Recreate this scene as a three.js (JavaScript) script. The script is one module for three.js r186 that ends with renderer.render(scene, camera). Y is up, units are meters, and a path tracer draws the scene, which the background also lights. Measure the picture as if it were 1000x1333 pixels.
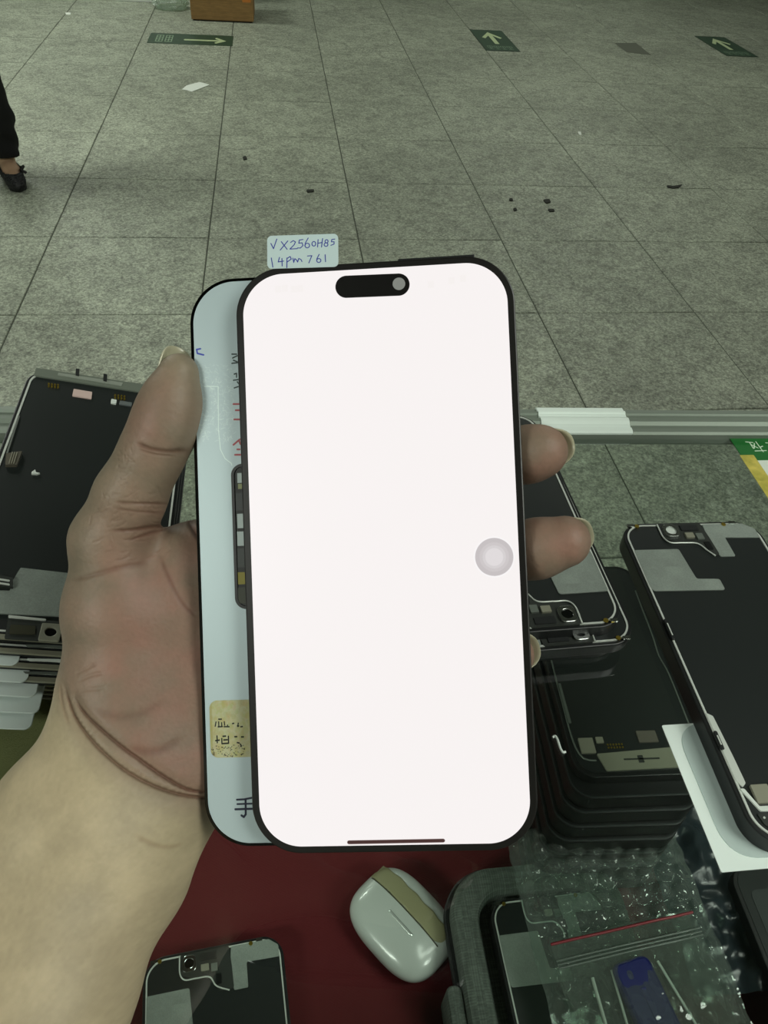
import * as THREE from 'three';
import { mergeGeometries } from 'three/addons/utils/BufferGeometryUtils.js';
import { RoundedBoxGeometry } from 'three/addons/geometries/RoundedBoxGeometry.js';
import { RectAreaLightUniformsLib } from 'three/addons/lights/RectAreaLightUniformsLib.js';

// ---------------------------------------------------------------- camera, light, exposure
const V = (x, y, z) => new THREE.Vector3(x, y, z);
const scene = new THREE.Scene();
const EYE = 1.36, F = 1000, CX = 500, CY = 666.5;
const camera = new THREE.PerspectiveCamera(2 * Math.atan(CY / F) * 180 / Math.PI, 1000 / 1333, 0.02, 60);
// the floor joints give the room's axes as the lens sees them (x right, y up, z back)
const axZ = V(-0.158, 0.966, -1).negate().normalize();
const axX = V(1, 0.0359, -0.1233); axX.addScaledVector(axZ, -axX.dot(axZ)).normalize();
const axY = axZ.clone().cross(axX);
const camToWorld = new THREE.Matrix4().makeBasis(axX, axY, axZ).transpose();
camera.quaternion.setFromRotationMatrix(camToWorld);
camera.position.set(0, EYE, 0);
camera.updateMatrixWorld();
scene.background = new THREE.Color(0x202422);

const renderer = new THREE.WebGLRenderer({ antialias: true });
renderer.toneMapping = THREE.LinearToneMapping;
renderer.toneMappingExposure = 1.0;
renderer.shadowMap.enabled = true;
RectAreaLightUniformsLib.init();
const LAMP_COLOR = new THREE.Color().setRGB(0.95, 1.0, 0.90);
const LAMP_POWER = 24;
// ceiling panels: x, z, strength
const LAMPS = [[-2.1, 1.35, 1.2], [-2.0, -3.6, 1.05], [-2.3, -6.6, 1.0], [1.9, 1.25, 0.6], [2.3, -4.0, 0.3], [2.4, -6.9, 0.45], [1.25, 0.25, 0.33]];

// ---------------------------------------------------------------- helpers
function rng(seed) { let s = seed >>> 0; return () => { s = (s + 0x6D2B79F5) >>> 0; let t = s; t = Math.imul(t ^ (t >>> 15), t | 1); t ^= t + Math.imul(t ^ (t >>> 7), t | 61); return ((t ^ (t >>> 14)) >>> 0) / 4294967296; }; }
const hash3 = (x, y, z) => { let h = Math.imul(x, 374761393) ^ Math.imul(y, 668265263) ^ Math.imul(z, 2147483647 ^ 915488749); h = Math.imul(h ^ (h >>> 13), 1274126177); return ((h ^ (h >>> 16)) >>> 0) / 4294967296; };
function noise(x, y, z = 0) {
  const xi = Math.floor(x), yi = Math.floor(y), zi = Math.floor(z), f = (t) => t * t * (3 - 2 * t), u = f(x - xi), v = f(y - yi), w = f(z - zi), L = THREE.MathUtils.lerp;
  const c = (i, j, k) => hash3(xi + i, yi + j, zi + k);
  return L(L(L(c(0, 0, 0), c(1, 0, 0), u), L(c(0, 1, 0), c(1, 1, 0), u), v), L(L(c(0, 0, 1), c(1, 0, 1), u), L(c(0, 1, 1), c(1, 1, 1), u), v), w);
}
const fbm = (x, y, o = 4, z = 0) => { let s = 0, a = 0.5, n = 0; for (let i = 0; i < o; i++) { s += a * noise(x, y, z + i * 7.3); n += a; a *= 0.5; x *= 2.03; y *= 2.03; } return s / n; };
const clamp = THREE.MathUtils.clamp, lerp = THREE.MathUtils.lerp, sstep = THREE.MathUtils.smoothstep;

const pixelRay = (u, v) => V((u - CX) / F, -(v - CY) / F, -1).applyMatrix4(camToWorld);
const onLevel = (u, v, y) => { const d = pixelRay(u, v); return V(0, EYE, 0).addScaledVector(d, (y - EYE) / d.y); };   // where the line of sight meets the level y

const used = {};
const numbered = (n) => { const k = used[n] = (used[n] ?? -1) + 1; return k ? n + '_' + String(k).padStart(3, '0') : n; };
function tag(o, label, category, group) { o.userData.label = label; if (category) o.userData.category = category; if (group) o.userData.group = group; return o; }
function thing(name, label, category, pos, group) { const o = new THREE.Group(); o.name = numbered(name); tag(o, label, category, group); if (pos) o.position.copy(pos); scene.add(o); return o; }
function mesh(name, geo, mat, parent, label) {
  const m = new THREE.Mesh(geo, mat); m.name = parent ? name : numbered(name); m.castShadow = m.receiveShadow = true;
  if (label) m.userData.label = label;
  (parent ?? scene).add(m); return m;
}
const structure = (o) => { o.userData.kind = 'structure'; return o; };
const srgb = (r, g, b) => new THREE.Color().setRGB(r / 255, g / 255, b / 255, THREE.SRGBColorSpace);
const std = (color, roughness = 0.6, metalness = 0, more = {}) => new THREE.MeshStandardMaterial({ color, roughness, metalness, ...more });
const phys = (color, roughness, more) => new THREE.MeshPhysicalMaterial({ color, roughness, ...more });
function canvasTexture(w, h, draw) {
  const c = document.createElement('canvas'); c.width = w; c.height = h; const g = c.getContext('2d'); draw(g, w, h);
  const t = new THREE.CanvasTexture(c); t.colorSpace = THREE.SRGBColorSpace; t.magFilter = THREE.LinearFilter; return t;
}
function dataTexture(w, h, fn, color = true, wrap = true) {   // fn(x, y) -> [r, g, b] in 0..1 (sRGB when color)
  const d = new Uint8Array(w * h * 4);
  for (let y = 0; y < h; y++) for (let x = 0; x < w; x++) { const c = fn(x, y), i = (y * w + x) * 4; for (let k = 0; k < 3; k++) d[i + k] = clamp(Math.round((c.length ? c[k] : c) * 255), 0, 255); d[i + 3] = 255; }
  const t = new THREE.DataTexture(d, w, h); if (color) t.colorSpace = THREE.SRGBColorSpace; t.magFilter = t.minFilter = THREE.LinearFilter;
  if (wrap) t.wrapS = t.wrapT = THREE.RepeatWrapping; t.needsUpdate = true; return t;
}
const box = (w, h, d, x = 0, y = 0, z = 0) => new THREE.BoxGeometry(w, h, d).translate(x, y, z);
const rbox = (w, h, d, r, x = 0, y = 0, z = 0) => new RoundedBoxGeometry(w, h, d, 2, Math.min(r, w / 2.01, h / 2.01, d / 2.01)).translate(x, y, z);
function roundRect(w, h, r, cx = 0, cy = 0, path = new THREE.Shape()) {
  const x = cx - w / 2, y = cy - h / 2; r = Math.min(r, w / 2, h / 2);
  path.moveTo(x + r, y); path.lineTo(x + w - r, y); path.absarc(x + w - r, y + r, r, -Math.PI / 2, 0); path.lineTo(x + w, y + h - r); path.absarc(x + w - r, y + h - r, r, 0, Math.PI / 2);
  path.lineTo(x + r, y + h); path.absarc(x + r, y + h - r, r, Math.PI / 2, Math.PI); path.lineTo(x, y + r); path.absarc(x + r, y + r, r, Math.PI, Math.PI * 1.5); return path;
}
function roundPoly(pts, r) {   // polygon with rounded corners
  const s = new THREE.Shape(), n = pts.length;
  for (let i = 0; i < n; i++) {
    const p = new THREE.Vector2(...pts[i]), a = new THREE.Vector2(...pts[(i + n - 1) % n]), b = new THREE.Vector2(...pts[(i + 1) % n]);
    const ra = Math.min(r, a.distanceTo(p) / 2.1), rb = Math.min(r, b.distanceTo(p) / 2.1), q0 = p.clone().lerp(a, ra / a.distanceTo(p)), q1 = p.clone().lerp(b, rb / b.distanceTo(p));
    i ? s.lineTo(q0.x, q0.y) : s.moveTo(q0.x, q0.y); s.quadraticCurveTo(p.x, p.y, q1.x, q1.y);
  }
  s.closePath(); return s;
}
const extrude = (shape, depth, bevel = 0, seg = 10) => new THREE.ExtrudeGeometry(shape, { depth: depth - 2 * bevel, bevelEnabled: bevel > 0, bevelSize: bevel, bevelThickness: bevel, bevelOffset: -bevel, bevelSegments: 2, curveSegments: seg }).translate(0, 0, bevel);
const flat = (g) => g.rotateX(-Math.PI / 2);              // shape (x, y) extruded to z  ->  x, -z with thickness up
function planarUV(g, x0, y0, w, h) { const p = g.attributes.position, uv = new Float32Array(p.count * 2); for (let i = 0; i < p.count; i++) { uv[2 * i] = (p.getX(i) - x0) / w; uv[2 * i + 1] = (p.getY(i) - y0) / h; } g.setAttribute('uv', new THREE.BufferAttribute(uv, 2)); return g; }
const tube = (pts, r, seg = 24, rad = 6) => new THREE.TubeGeometry(new THREE.CatmullRomCurve3(pts), seg, r, rad);

// distance fields meshed with surface nets
const smin = (a, b, k) => { const h = Math.max(k - Math.abs(a - b), 0) / k; return Math.min(a, b) - h * h * k * 0.25; };
function cone(px, py, pz, a, b) {   // a, b = [x, y, z, r]
  const bx = b[0] - a[0], by = b[1] - a[1], bz = b[2] - a[2], ax = px - a[0], ay = py - a[1], az = pz - a[2];
  const t = clamp((ax * bx + ay * by + az * bz) / (bx * bx + by * by + bz * bz + 1e-12), 0, 1);
  return Math.hypot(ax - t * bx, ay - t * by, az - t * bz) - (a[3] + t * (b[3] - a[3]));
}
function chain(px, py, pz, c, k) { let d = 1e9; for (let i = 0; i + 1 < c.length; i++) d = i ? smin(d, cone(px, py, pz, c[i], c[i + 1]), k) : cone(px, py, pz, c[i], c[i + 1]); return d; }
function netMesh(f, lo, hi, h, skip) {
  const n = [0, 1, 2].map((i) => Math.ceil((hi[i] - lo[i]) / h) + 1), [nx, ny, nz] = n, s = new Float32Array(nx * ny * nz), id = new Int32Array(nx * ny * nz).fill(-1), at = (x, y, z) => x + nx * (y + ny * z);
  const B = skip ? 4 : 1;   // with skip, blocks far from the surface take the distance at their centre
  for (let Z = 0; Z < nz; Z += B) for (let Y = 0; Y < ny; Y += B) for (let X = 0; X < nx; X += B) {
    const d = skip ? f(lo[0] + (X + 1.5) * h, lo[1] + (Y + 1.5) * h, lo[2] + (Z + 1.5) * h) : 0, far = Math.abs(d) > 6 * h;
    for (let z = Z; z < Math.min(nz, Z + B); z++) for (let y = Y; y < Math.min(ny, Y + B); y++) for (let x = X; x < Math.min(nx, X + B); x++) s[at(x, y, z)] = far ? d : f(lo[0] + x * h, lo[1] + y * h, lo[2] + z * h);
  }
  const pos = [], idx = [];
  for (let z = 0; z + 1 < nz; z++) for (let y = 0; y + 1 < ny; y++) for (let x = 0; x + 1 < nx; x++) {
    let mask = 0; for (let c = 0; c < 8; c++) if (s[at(x + (c & 1), y + ((c >> 1) & 1), z + (c >> 2))] < 0) mask |= 1 << c;
    if (mask === 0 || mask === 255) continue;
    let sx = 0, sy = 0, sz = 0, m = 0;
    for (let c = 0; c < 8; c++) for (let b = 1; b < 8; b <<= 1) { const e = c | b; if (e === c || ((mask >> c) & 1) === ((mask >> e) & 1)) continue;
      const v0 = s[at(x + (c & 1), y + ((c >> 1) & 1), z + (c >> 2))], v1 = s[at(x + (e & 1), y + ((e >> 1) & 1), z + (e >> 2))], t = v0 / (v0 - v1);
      sx += (c & 1) + (b === 1 ? t : 0); sy += ((c >> 1) & 1) + (b === 2 ? t : 0); sz += (c >> 2) + (b === 4 ? t : 0); m++; }
    id[at(x, y, z)] = pos.length / 3; pos.push(lo[0] + (x + sx / m) * h, lo[1] + (y + sy / m) * h, lo[2] + (z + sz / m) * h);
  }
  const quad = (a, b, c, d, flip) => { if (a < 0 || b < 0 || c < 0 || d < 0) return; flip ? idx.push(a, c, b, a, d, c) : idx.push(a, b, c, a, c, d); };
  for (let z = 1; z + 1 < nz; z++) for (let y = 1; y + 1 < ny; y++) for (let x = 1; x + 1 < nx; x++) {
    const v = s[at(x, y, z)] < 0;
    if (v !== s[at(x + 1, y, z)] < 0) quad(id[at(x, y - 1, z - 1)], id[at(x, y, z - 1)], id[at(x, y, z)], id[at(x, y - 1, z)], !v);
    if (v !== s[at(x, y + 1, z)] < 0) quad(id[at(x - 1, y, z - 1)], id[at(x - 1, y, z)], id[at(x, y, z)], id[at(x, y, z - 1)], !v);
    if (v !== s[at(x, y, z + 1)] < 0) quad(id[at(x - 1, y - 1, z)], id[at(x, y - 1, z)], id[at(x, y, z)], id[at(x - 1, y, z)], !v);
  }
  const nor = new Float32Array(pos.length), e = h * 0.6;
  for (let i = 0; i < pos.length; i += 3) { const [x, y, z] = [pos[i], pos[i + 1], pos[i + 2]], gx = f(x + e, y, z) - f(x - e, y, z), gy = f(x, y + e, z) - f(x, y - e, z), gz = f(x, y, z + e) - f(x, y, z - e), l = Math.hypot(gx, gy, gz) || 1; nor[i] = gx / l; nor[i + 1] = gy / l; nor[i + 2] = gz / l; }
  const g = new THREE.BufferGeometry(); g.setAttribute('position', new THREE.Float32BufferAttribute(pos, 3)); g.setAttribute('normal', new THREE.BufferAttribute(nor, 3)); g.setIndex(idx);
  return g;
}

// ---------------------------------------------------------------- room shell
const ROOM = { x0: -5.2, x1: 6.2, z0: -9.4, z1: 3.2, h: 2.95 };
const wallMat = std(srgb(188, 192, 182), 0.85), ceilMat = std(srgb(112, 115, 108), 0.9);
{
  const w = ROOM.x1 - ROOM.x0, d = ROOM.z1 - ROOM.z0, cx = (ROOM.x0 + ROOM.x1) / 2, cz = (ROOM.z0 + ROOM.z1) / 2;
  structure(mesh('ceiling', box(w + 0.4, 0.1, d + 0.4, cx, ROOM.h + 0.05, cz), ceilMat));
  structure(mesh('wall_back', box(w + 0.4, ROOM.h, 0.2, cx, ROOM.h / 2, ROOM.z0 - 0.1), wallMat));
  structure(mesh('wall_front', box(w + 0.4, ROOM.h, 0.2, cx, ROOM.h / 2, ROOM.z1 + 0.1), wallMat));
  structure(mesh('wall_left', box(0.2, ROOM.h, d, ROOM.x0 - 0.1, ROOM.h / 2, cz), wallMat));
  structure(mesh('wall_right', box(0.2, ROOM.h, d, ROOM.x1 + 0.1, ROOM.h / 2, cz), wallMat));
}
// floor: a bed of grout and each tile on it
{
  const floor = structure(mesh('floor', box(ROOM.x1 - ROOM.x0 + 0.4, 0.1, ROOM.z1 - ROOM.z0 + 0.4, (ROOM.x0 + ROOM.x1) / 2, -0.0535, (ROOM.z0 + ROOM.z1) / 2), std(srgb(74, 78, 68), 0.95)));
  const N = 512;
  const speck = (seed) => dataTexture(N, N, (x, y) => {
    const u = x / N * 0.6, v = y / N * 0.6;   // metres
    const fine = fbm(u * 260 + seed * 31, v * 260, 2), grain = fbm(u * 120 + 9, v * 120 + seed * 17, 2), worn = fbm(u * 26 + seed * 5, v * 26, 3), mid = fbm(u * 8 + seed * 3, v * 8 + 4, 3);
    let b = 0.60 + (fine - 0.5) * 0.34 + (grain - 0.5) * 0.26 + (worn - 0.5) * 0.13 + (mid - 0.5) * 0.10;
    return [b * 1.0, b * 1.045, b * 0.945];
  });
  const rough = dataTexture(256, 256, (x, y) => 0.42 + 0.35 * fbm(x / 14, y / 14, 4));
  rough.colorSpace = THREE.NoColorSpace;
  const maps = [1, 2, 3].map(speck);
  const mats = maps.map((m) => new THREE.MeshStandardMaterial({ map: m, roughness: 1, roughnessMap: rough, bumpMap: m, bumpScale: 0.0006, vertexColors: true }));
  const T = 0.6, G = 0.005, X0 = 0.32, Z0 = -3.02, R = rng(5), half = (T - G) / 2, bev = 0.0018;
  const dirt = (x, z) => clamp(0.86 + 0.34 * (fbm(x * 0.9 + 4, z * 0.9 + 8, 3) - 0.5) + 0.34 * (fbm(x * 2.7 + 40, z * 2.7, 3) - 0.5), 0.5, 1.1);
  let made = 0;
  for (let k = -14; k <= 4; k++) for (let i = -9; i <= 9; i++) {
    const cx = X0 + T * (i + 0.5), cz = Z0 + T * (k + 0.5), w = Math.abs(cx);
    if (cx < -3.9 || cx > 6 || cz < -9.3 || cz > 0.7) continue;
    if (cx < -0.4 - (-cz) * 0.44 - 0.9 || cx > 1.0 + (-cz) * 0.62 + 0.7) continue;
    const M = 4, pos = [], col = [], uv = [], idx = [], lift = (R() - 0.5) * 0.0008, tone = 0.95 + R() * 0.1, turn = Math.floor(R() * 4);
    const put = (x, y, z) => { pos.push(x, y, z); const d = dirt(cx + x, cz + z) * tone, warm = 0.5 + 0.5 * fbm((cx + x) * 0.7, (cz + z) * 0.7 + 20, 2); col.push(d, d * lerp(1, 0.985, warm), d * lerp(1.0, 0.94, warm));
      let a = x / T + 0.5, b = z / T + 0.5; for (let t = 0; t < turn; t++) [a, b] = [b, 1 - a]; uv.push(a, b); };
    for (let a = 0; a <= M; a++) for (let b = 0; b <= M; b++) put(-half + bev + (2 * half - 2 * bev) * b / M, lift, -half + bev + (2 * half - 2 * bev) * a / M);
    for (let a = 0; a < M; a++) for (let b = 0; b < M; b++) { const p = a * (M + 1) + b; idx.push(p, p + M + 1, p + 1, p + 1, p + M + 1, p + M + 2); }
    const ring = [[-1, -1], [1, -1], [1, 1], [-1, 1]], base = pos.length / 3;
    for (const [a, b] of ring) put(a * (half - bev), lift, b * (half - bev));
    for (const [a, b] of ring) put(a * half, lift - bev, b * half);
    for (const [a, b] of ring) put(a * half, -0.005, b * half);
    for (let q = 0; q < 2; q++) for (let e = 0; e < 4; e++) { const a = base + q * 4 + e, b = base + q * 4 + (e + 1) % 4; idx.push(a, b, a + 4, b, b + 4, a + 4); }
    const g = new THREE.BufferGeometry(); g.setAttribute('position', new THREE.Float32BufferAttribute(pos, 3)); g.setAttribute('color', new THREE.Float32BufferAttribute(col, 3)); g.setAttribute('uv', new THREE.Float32BufferAttribute(uv, 2)); g.setIndex(idx); g.computeVertexNormals();
    const m = mesh('tile', g, mats[Math.floor(R() * 3)], floor); m.position.set(cx, 0, cz); if (made++) m.name = 'tile_' + String(made - 1).padStart(3, '0');
  }
  floor.userData.kind = 'structure';
}
// ceiling lamps
{
  const frameMat = std(srgb(215, 215, 210), 0.5), glow = new THREE.MeshStandardMaterial({ color: srgb(240, 240, 235), emissive: LAMP_COLOR, emissiveIntensity: 1.6, roughness: 0.6 });
  const spots = ['above the counter at the left', 'above the aisle beside the leg of the passer-by', 'far back over the white plinth', 'right of the counter', 'over the aisle at the right', 'far back at the right', 'nearest to the displays, over the counter'];
  LAMPS.forEach(([x, z, s], i) => {
    const t = thing('ceiling_light', 'flat rectangular ceiling light panel ' + spots[i], 'ceiling light', V(x, ROOM.h - 0.045, z), 'ceiling light panels');
    const sh = roundRect(1.26, 0.66, 0.01); sh.holes.push(roundRect(1.18, 0.58, 0.006, 0, 0, new THREE.Path()));
    mesh('frame', flat(extrude(sh, 0.045, 0.003)), frameMat, t);
    mesh('diffuser', box(1.18, 0.012, 0.58, 0, 0.024, 0), glow, t);
    const l = new THREE.RectAreaLight(LAMP_COLOR, LAMP_POWER * s, 1.16, 0.56); l.name = 'lamp'; l.rotation.x = -Math.PI / 2; l.position.y = 0.014; t.add(l);
  });
}
// ---------------------------------------------------------------- glass display counter
const GLASS = EYE - 0.268, SHELF = EYE - 0.492;      // top of the glass, top of the shelf board
const TURN = -0.042, RAIL = V(0.145, 0, -0.3475);
const chrome = std(srgb(196, 200, 196), 0.22, 1), alu = std(srgb(128, 138, 126), 0.5, 0.3), darkPlastic = std(srgb(26, 29, 29), 0.45);
const clearGlass = phys(0xfafdfb, 0.02, { transmission: 1, thickness: 0, ior: 1.5 });
const counter = thing('display_counter', 'glass topped display counter with ridged grey edge rail', 'counter', V(RAIL.x, 0, RAIL.z));
counter.rotation.y = TURN;
{
  const L0 = -0.85, L1 = 1.15, NEAR = 0.37, W = L1 - L0, MX = (L0 + L1) / 2;
  mesh('glass_top', box(W, 0.0002, NEAR - 0.006, MX, GLASS - 0.0001, 0.006 + (NEAR - 0.006) / 2), clearGlass, counter);
  mesh('front_pane', box(W, GLASS - SHELF - 0.01, 0.0002, MX, (GLASS + SHELF) / 2 - 0.006, 0.004), clearGlass, counter);
  // ridged rail: profile in (z, y) swept along x
  const P = [[-0.0135, -0.004], [-0.0135, 0.0030], [-0.0122, 0.0042], [-0.0092, 0.0042], [-0.0086, 0.0030], [-0.0056, 0.0036], [-0.0036, 0.0052], [-0.0012, 0.0054], [0.0008, 0.0040], [0.0022, 0.0030], [0.0044, 0.0034], [0.0052, 0.0044], [0.0066, 0.0044], [0.0072, 0.0030], [0.0118, 0.0022], [0.0136, 0.0004], [0.0136, -0.004]];
  const sh = new THREE.Shape(); P.forEach(([z, y], i) => i ? sh.lineTo(-z, y) : sh.moveTo(-z, y)); sh.closePath();
  const rail = extrude(sh, W, 0, 4); rail.rotateY(-Math.PI / 2); rail.translate(L1, GLASS, 0);
  mesh('edge_rail', rail, alu, counter, 'ridged grey metal edge rail');
  const boardMat = std(srgb(120, 112, 100), 0.7), caseMat = std(srgb(176, 178, 172), 0.6);
  mesh('shelf_board', rbox(W, 0.018, NEAR, 0.002, MX, SHELF - 0.009, NEAR / 2 + 0.006), boardMat, counter);
  mesh('base_cabinet', rbox(W, SHELF - 0.018, NEAR, 0.004, MX, (SHELF - 0.018) / 2, NEAR / 2 + 0.006), caseMat, counter);
  mesh('back_panel', rbox(W, GLASS - SHELF - 0.002, 0.014, 0.002, MX, (GLASS + SHELF) / 2 - 0.002, NEAR + 0.014), caseMat, counter);
  for (const x of [L0 + 0.006, L1 - 0.006]) mesh('side_panel', rbox(0.012, GLASS - SHELF - 0.002, NEAR - 0.02, 0.002, x, (GLASS + SHELF) / 2 - 0.002, NEAR / 2 + 0.003), caseMat, counter);
  // white tape over the rail
  const off = 0.0007, tp = new THREE.Shape(), inner = P.slice(1, 16);
  inner.forEach(([z, y], i) => i ? tp.lineTo(-z, y * 0.75 + 0.0012 + off) : tp.moveTo(-z, y * 0.75 + 0.0012 + off)); [...inner].reverse().forEach(([z, y]) => tp.lineTo(-z, y)); tp.closePath();
  const a = onLevel(695, 525, GLASS + 0.004), b = onLevel(806, 525, GLASS + 0.004), len = b.x - a.x, tape = extrude(tp, len, 0, 4); tape.rotateY(-Math.PI / 2); tape.translate(b.x - RAIL.x - 0.0005, GLASS, 0);
  { const p = tape.attributes.position; for (let i = 0; i < p.count; i++) p.setX(i, p.getX(i) + 0.10 * (p.getZ(i)) * -0.55); tape.computeVertexNormals(); }
  mesh('white_tape', tape, std(srgb(232, 244, 236), 0.6), counter, 'short wide strip of white tape wrapped over the rail');
}
// red cloth and crumpled dark plastic on the shelf
{
  const sheet = (w, d, nx, nz, fh) => { const g = new THREE.PlaneGeometry(w, d, nx, nz).rotateX(-Math.PI / 2), p = g.attributes.position; for (let i = 0; i < p.count; i++) p.setY(i, fh(p.getX(i), p.getZ(i))); g.computeVertexNormals();
    const u = g.clone(), q = u.attributes.position; for (let i = 0; i < q.count; i++) q.setY(i, q.getY(i) - 0.0006); const ix = u.index.array; for (let i = 0; i < ix.length; i += 3) [ix[i], ix[i + 1]] = [ix[i + 1], ix[i]]; u.computeVertexNormals(); return mergeGeometries([g, u]); };
  const weave = dataTexture(256, 256, (x, y) => { const b = 0.5 + 0.12 * Math.sin(x * 0.8) * Math.sin(y * 0.8) + 0.3 * (fbm(x / 9, y / 9, 3) - 0.5); return [b, b, b]; }, false); weave.repeat.set(8, 6);
  const cloth = tag(mesh('red_cloth', sheet(0.72, 0.30, 60, 30, (x, z) => 0.0016 + 0.0012 * fbm(x * 22, z * 22, 3)), new THREE.MeshStandardMaterial({ color: srgb(88, 7, 14), roughness: 0.85, bumpMap: weave, bumpScale: 0.0004 })), 'dark red cloth lining the shelf under the glass', 'cloth');
  cloth.position.set(0.0, SHELF, -0.178); cloth.rotation.y = TURN;
  const crumple = (x, z) => { const r1 = Math.abs(fbm(x * 30, z * 30, 3) - 0.5), r2 = Math.abs(fbm(x * 75 + 9, z * 75, 3) - 0.5); return 0.002 + 0.035 * Math.max(0, 0.16 - r1) + 0.012 * Math.max(0, 0.14 - r2); };
  const dark = tag(mesh('dark_plastic_sheet', sheet(0.26, 0.17, 120, 80, (x, z) => crumple(x + 3, z + 7)), std(srgb(44, 53, 58), 0.26)), 'crumpled blackish plastic sheet spread under the glass beside the bubble wrap', 'plastic sheet');
  dark.position.set(0.345, SHELF + 0.016, -0.178); dark.rotation.y = TURN;
}

// ---------------------------------------------------------------- phone display assemblies seen from behind
const film = phys(srgb(27, 32, 31), 0.38, { clearcoat: 0.25, clearcoatRoughness: 0.35 }), frameBlack = std(srgb(17, 20, 20), 0.42), bright = std(srgb(226, 232, 224), 0.35, 0.35), shieldTex = dataTexture(128, 128, (x, y) => { const b = 0.60 + 0.1 * (fbm(x / 20, y / 20, 4) - 0.5) + 0.05 * (hash3(x, y, 1) - 0.5); return [b * 0.94, b * 1.0, b * 0.95]; });
shieldTex.repeat.set(20, 20);
const shield = std(0xffffff, 0.42, 0.15, { map: shieldTex }), brass = std(srgb(190, 165, 70), 0.3, 0.9), board = std(srgb(42, 46, 42), 0.5), chipMat = std(srgb(150, 150, 132), 0.45, 0.3), whitePlastic = std(srgb(214, 222, 214), 0.5), greyFlex = std(srgb(112, 120, 112), 0.45, 0.3);
const MM = 0.001;
// parts are given in millimetres from the far left corner of a panel W x L
function panel(o, W, L, t, o2 = {}) {
  const P = (pts) => pts.map(([u, v]) => [(u - W / 2) * MM, -(v - L / 2) * MM]);
  const up = (shape, y, h, bev = 0) => flat(extrude(shape, h, bev, 12)).translate(0, y, 0);
  const T = t * MM, R0 = 12;
  const plate = (name, pts, r, y, h, m, label, parent = o) => mesh(name, up(roundPoly(P(pts), r * MM), y, h), m, parent, label);
  const rect = (name, u, v, w, d, y, h, m, r = 0.3, parent = o) => plate(name, [[u, v], [u + w, v], [u + w, v + d], [u, v + d]], r, y, h, m, undefined, parent);
  const bar = (name, pts, rad, y, m, parent = o) => mesh(name, tube(pts.map(([u, v]) => V((u - W / 2) * MM, y, (v - L / 2) * MM)), rad * MM, pts.length * 6, 5), m, parent);
  mesh('outer_frame', up(roundRect(W * MM, L * MM, R0 * MM), 0, T, 0.0005), o2.frame ?? frameBlack, o);
  const film_ = up(roundRect((W - 5.6) * MM, (L - 5.6) * MM, (R0 - 3) * MM), T - 0.0002, 0.0005); mesh('back_film', film_, film, o);
  return { P, up, plate, rect, bar, T };
}
function notchPanel(o, W, L, t, plain) {     // the panel with the earpiece end at v = 0
  const k = panel(o, W, L, t), { P, plate, rect, bar, T } = k, y = T + 0.0001, e = W - 71.5, X = (u) => u > 40 ? u + e : u;
  const m = (pts) => pts.map(([u, v]) => [X(u), v]);
  const rim = new THREE.Shape(); roundRect((W - 3.4) * MM, (L - 3.4) * MM, 10.3 * MM, 0, 0, rim); rim.holes.push(roundRect((W - 5) * MM, (L - 5) * MM, 9.5 * MM, 0, 0, new THREE.Path()));
  mesh('metal_rim', k.up(rim, y, 0.0005), bright, o, 'thin bright metal rim');
  if (plain) return k;
  plate('shield_plate', m([[2.2, 18.5], [24.5, 18.5], [26, 37.5], [37, 38], [37, 44.5], [3, 44], [2.2, 41]]), 1.2, y, 0.0006, shield, 'large pale metal shield plate');
  plate('shield_plate', m([[43, 2.2], [64, 2.2], [69, 6], [69, 12], [51, 11.5], [51, 24], [43.5, 24], [42, 14]]), 0.8, y, 0.0006, shield, 'angled pale metal shield plate at the corner');
  plate('earpiece_bracket', m([[20, 1.6], [42, 1.6], [43, 12], [43.5, 23], [40, 23], [36, 15], [26, 14], [20.5, 12]]), 1.2, y, 0.0007, board);
  bar('bracket_edge', m([[19.6, 1.8], [19.9, 11.5], [22, 14.2], [28, 14.6], [35.5, 15.4], [38.5, 20], [41, 23.6]]), 0.42, y + 0.0007, bright);
  const cx = (24.8 - W / 2) * MM, cz = (6.9 - L / 2) * MM;
  const hs = roundRect(7.4 * MM, 8.4 * MM, 2.4 * MM); hs.holes.push(new THREE.Path().absarc(0, 0, 2.5 * MM, 0, Math.PI * 2, true));
  const housing = mesh('camera_housing', flat(extrude(hs, 0.0014, 0.0002, 20)).translate(cx, y + 0.0004, cz), chrome, o);
  mesh('lens', new THREE.CylinderGeometry(0.00245, 0.00245, 0.0008, 24).translate(cx, y + 0.0008, cz), phys(srgb(10, 12, 12), 0.1, { clearcoat: 1 }), housing);
  rect('speaker', 30.5, 3, 9, 3.6, y + 0.0006, 0.0006, darkPlastic); rect('sensor_block', 31, 8.6, 4.2, 3.4, y + 0.0006, 0.0011, chipMat); rect('sensor_block', 36.4, 9, 3.4, 4, y + 0.0006, 0.0009, greyFlex); rect('flex_tail', 38.8, 14.5, 2.8, 5.2, y + 0.0006, 0.0005, std(srgb(20, 22, 22), 0.3));
  for (const u of [9, 54]) mesh('alignment_pad', new THREE.CylinderGeometry(0.0011, 0.0011, 0.0005, 14).translate((X(u) - W / 2) * MM, y + 0.0007, (2.7 - L / 2) * MM), brass, o);
  rect('clip', 4, 1.6, 3.2, 1.6, y + 0.0004, 0.0008, chrome); rect('clip', X(57), 0.8, 3.5, 1.6, y + 0.0005, 0.0006, chrome);
  return k;
}
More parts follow.
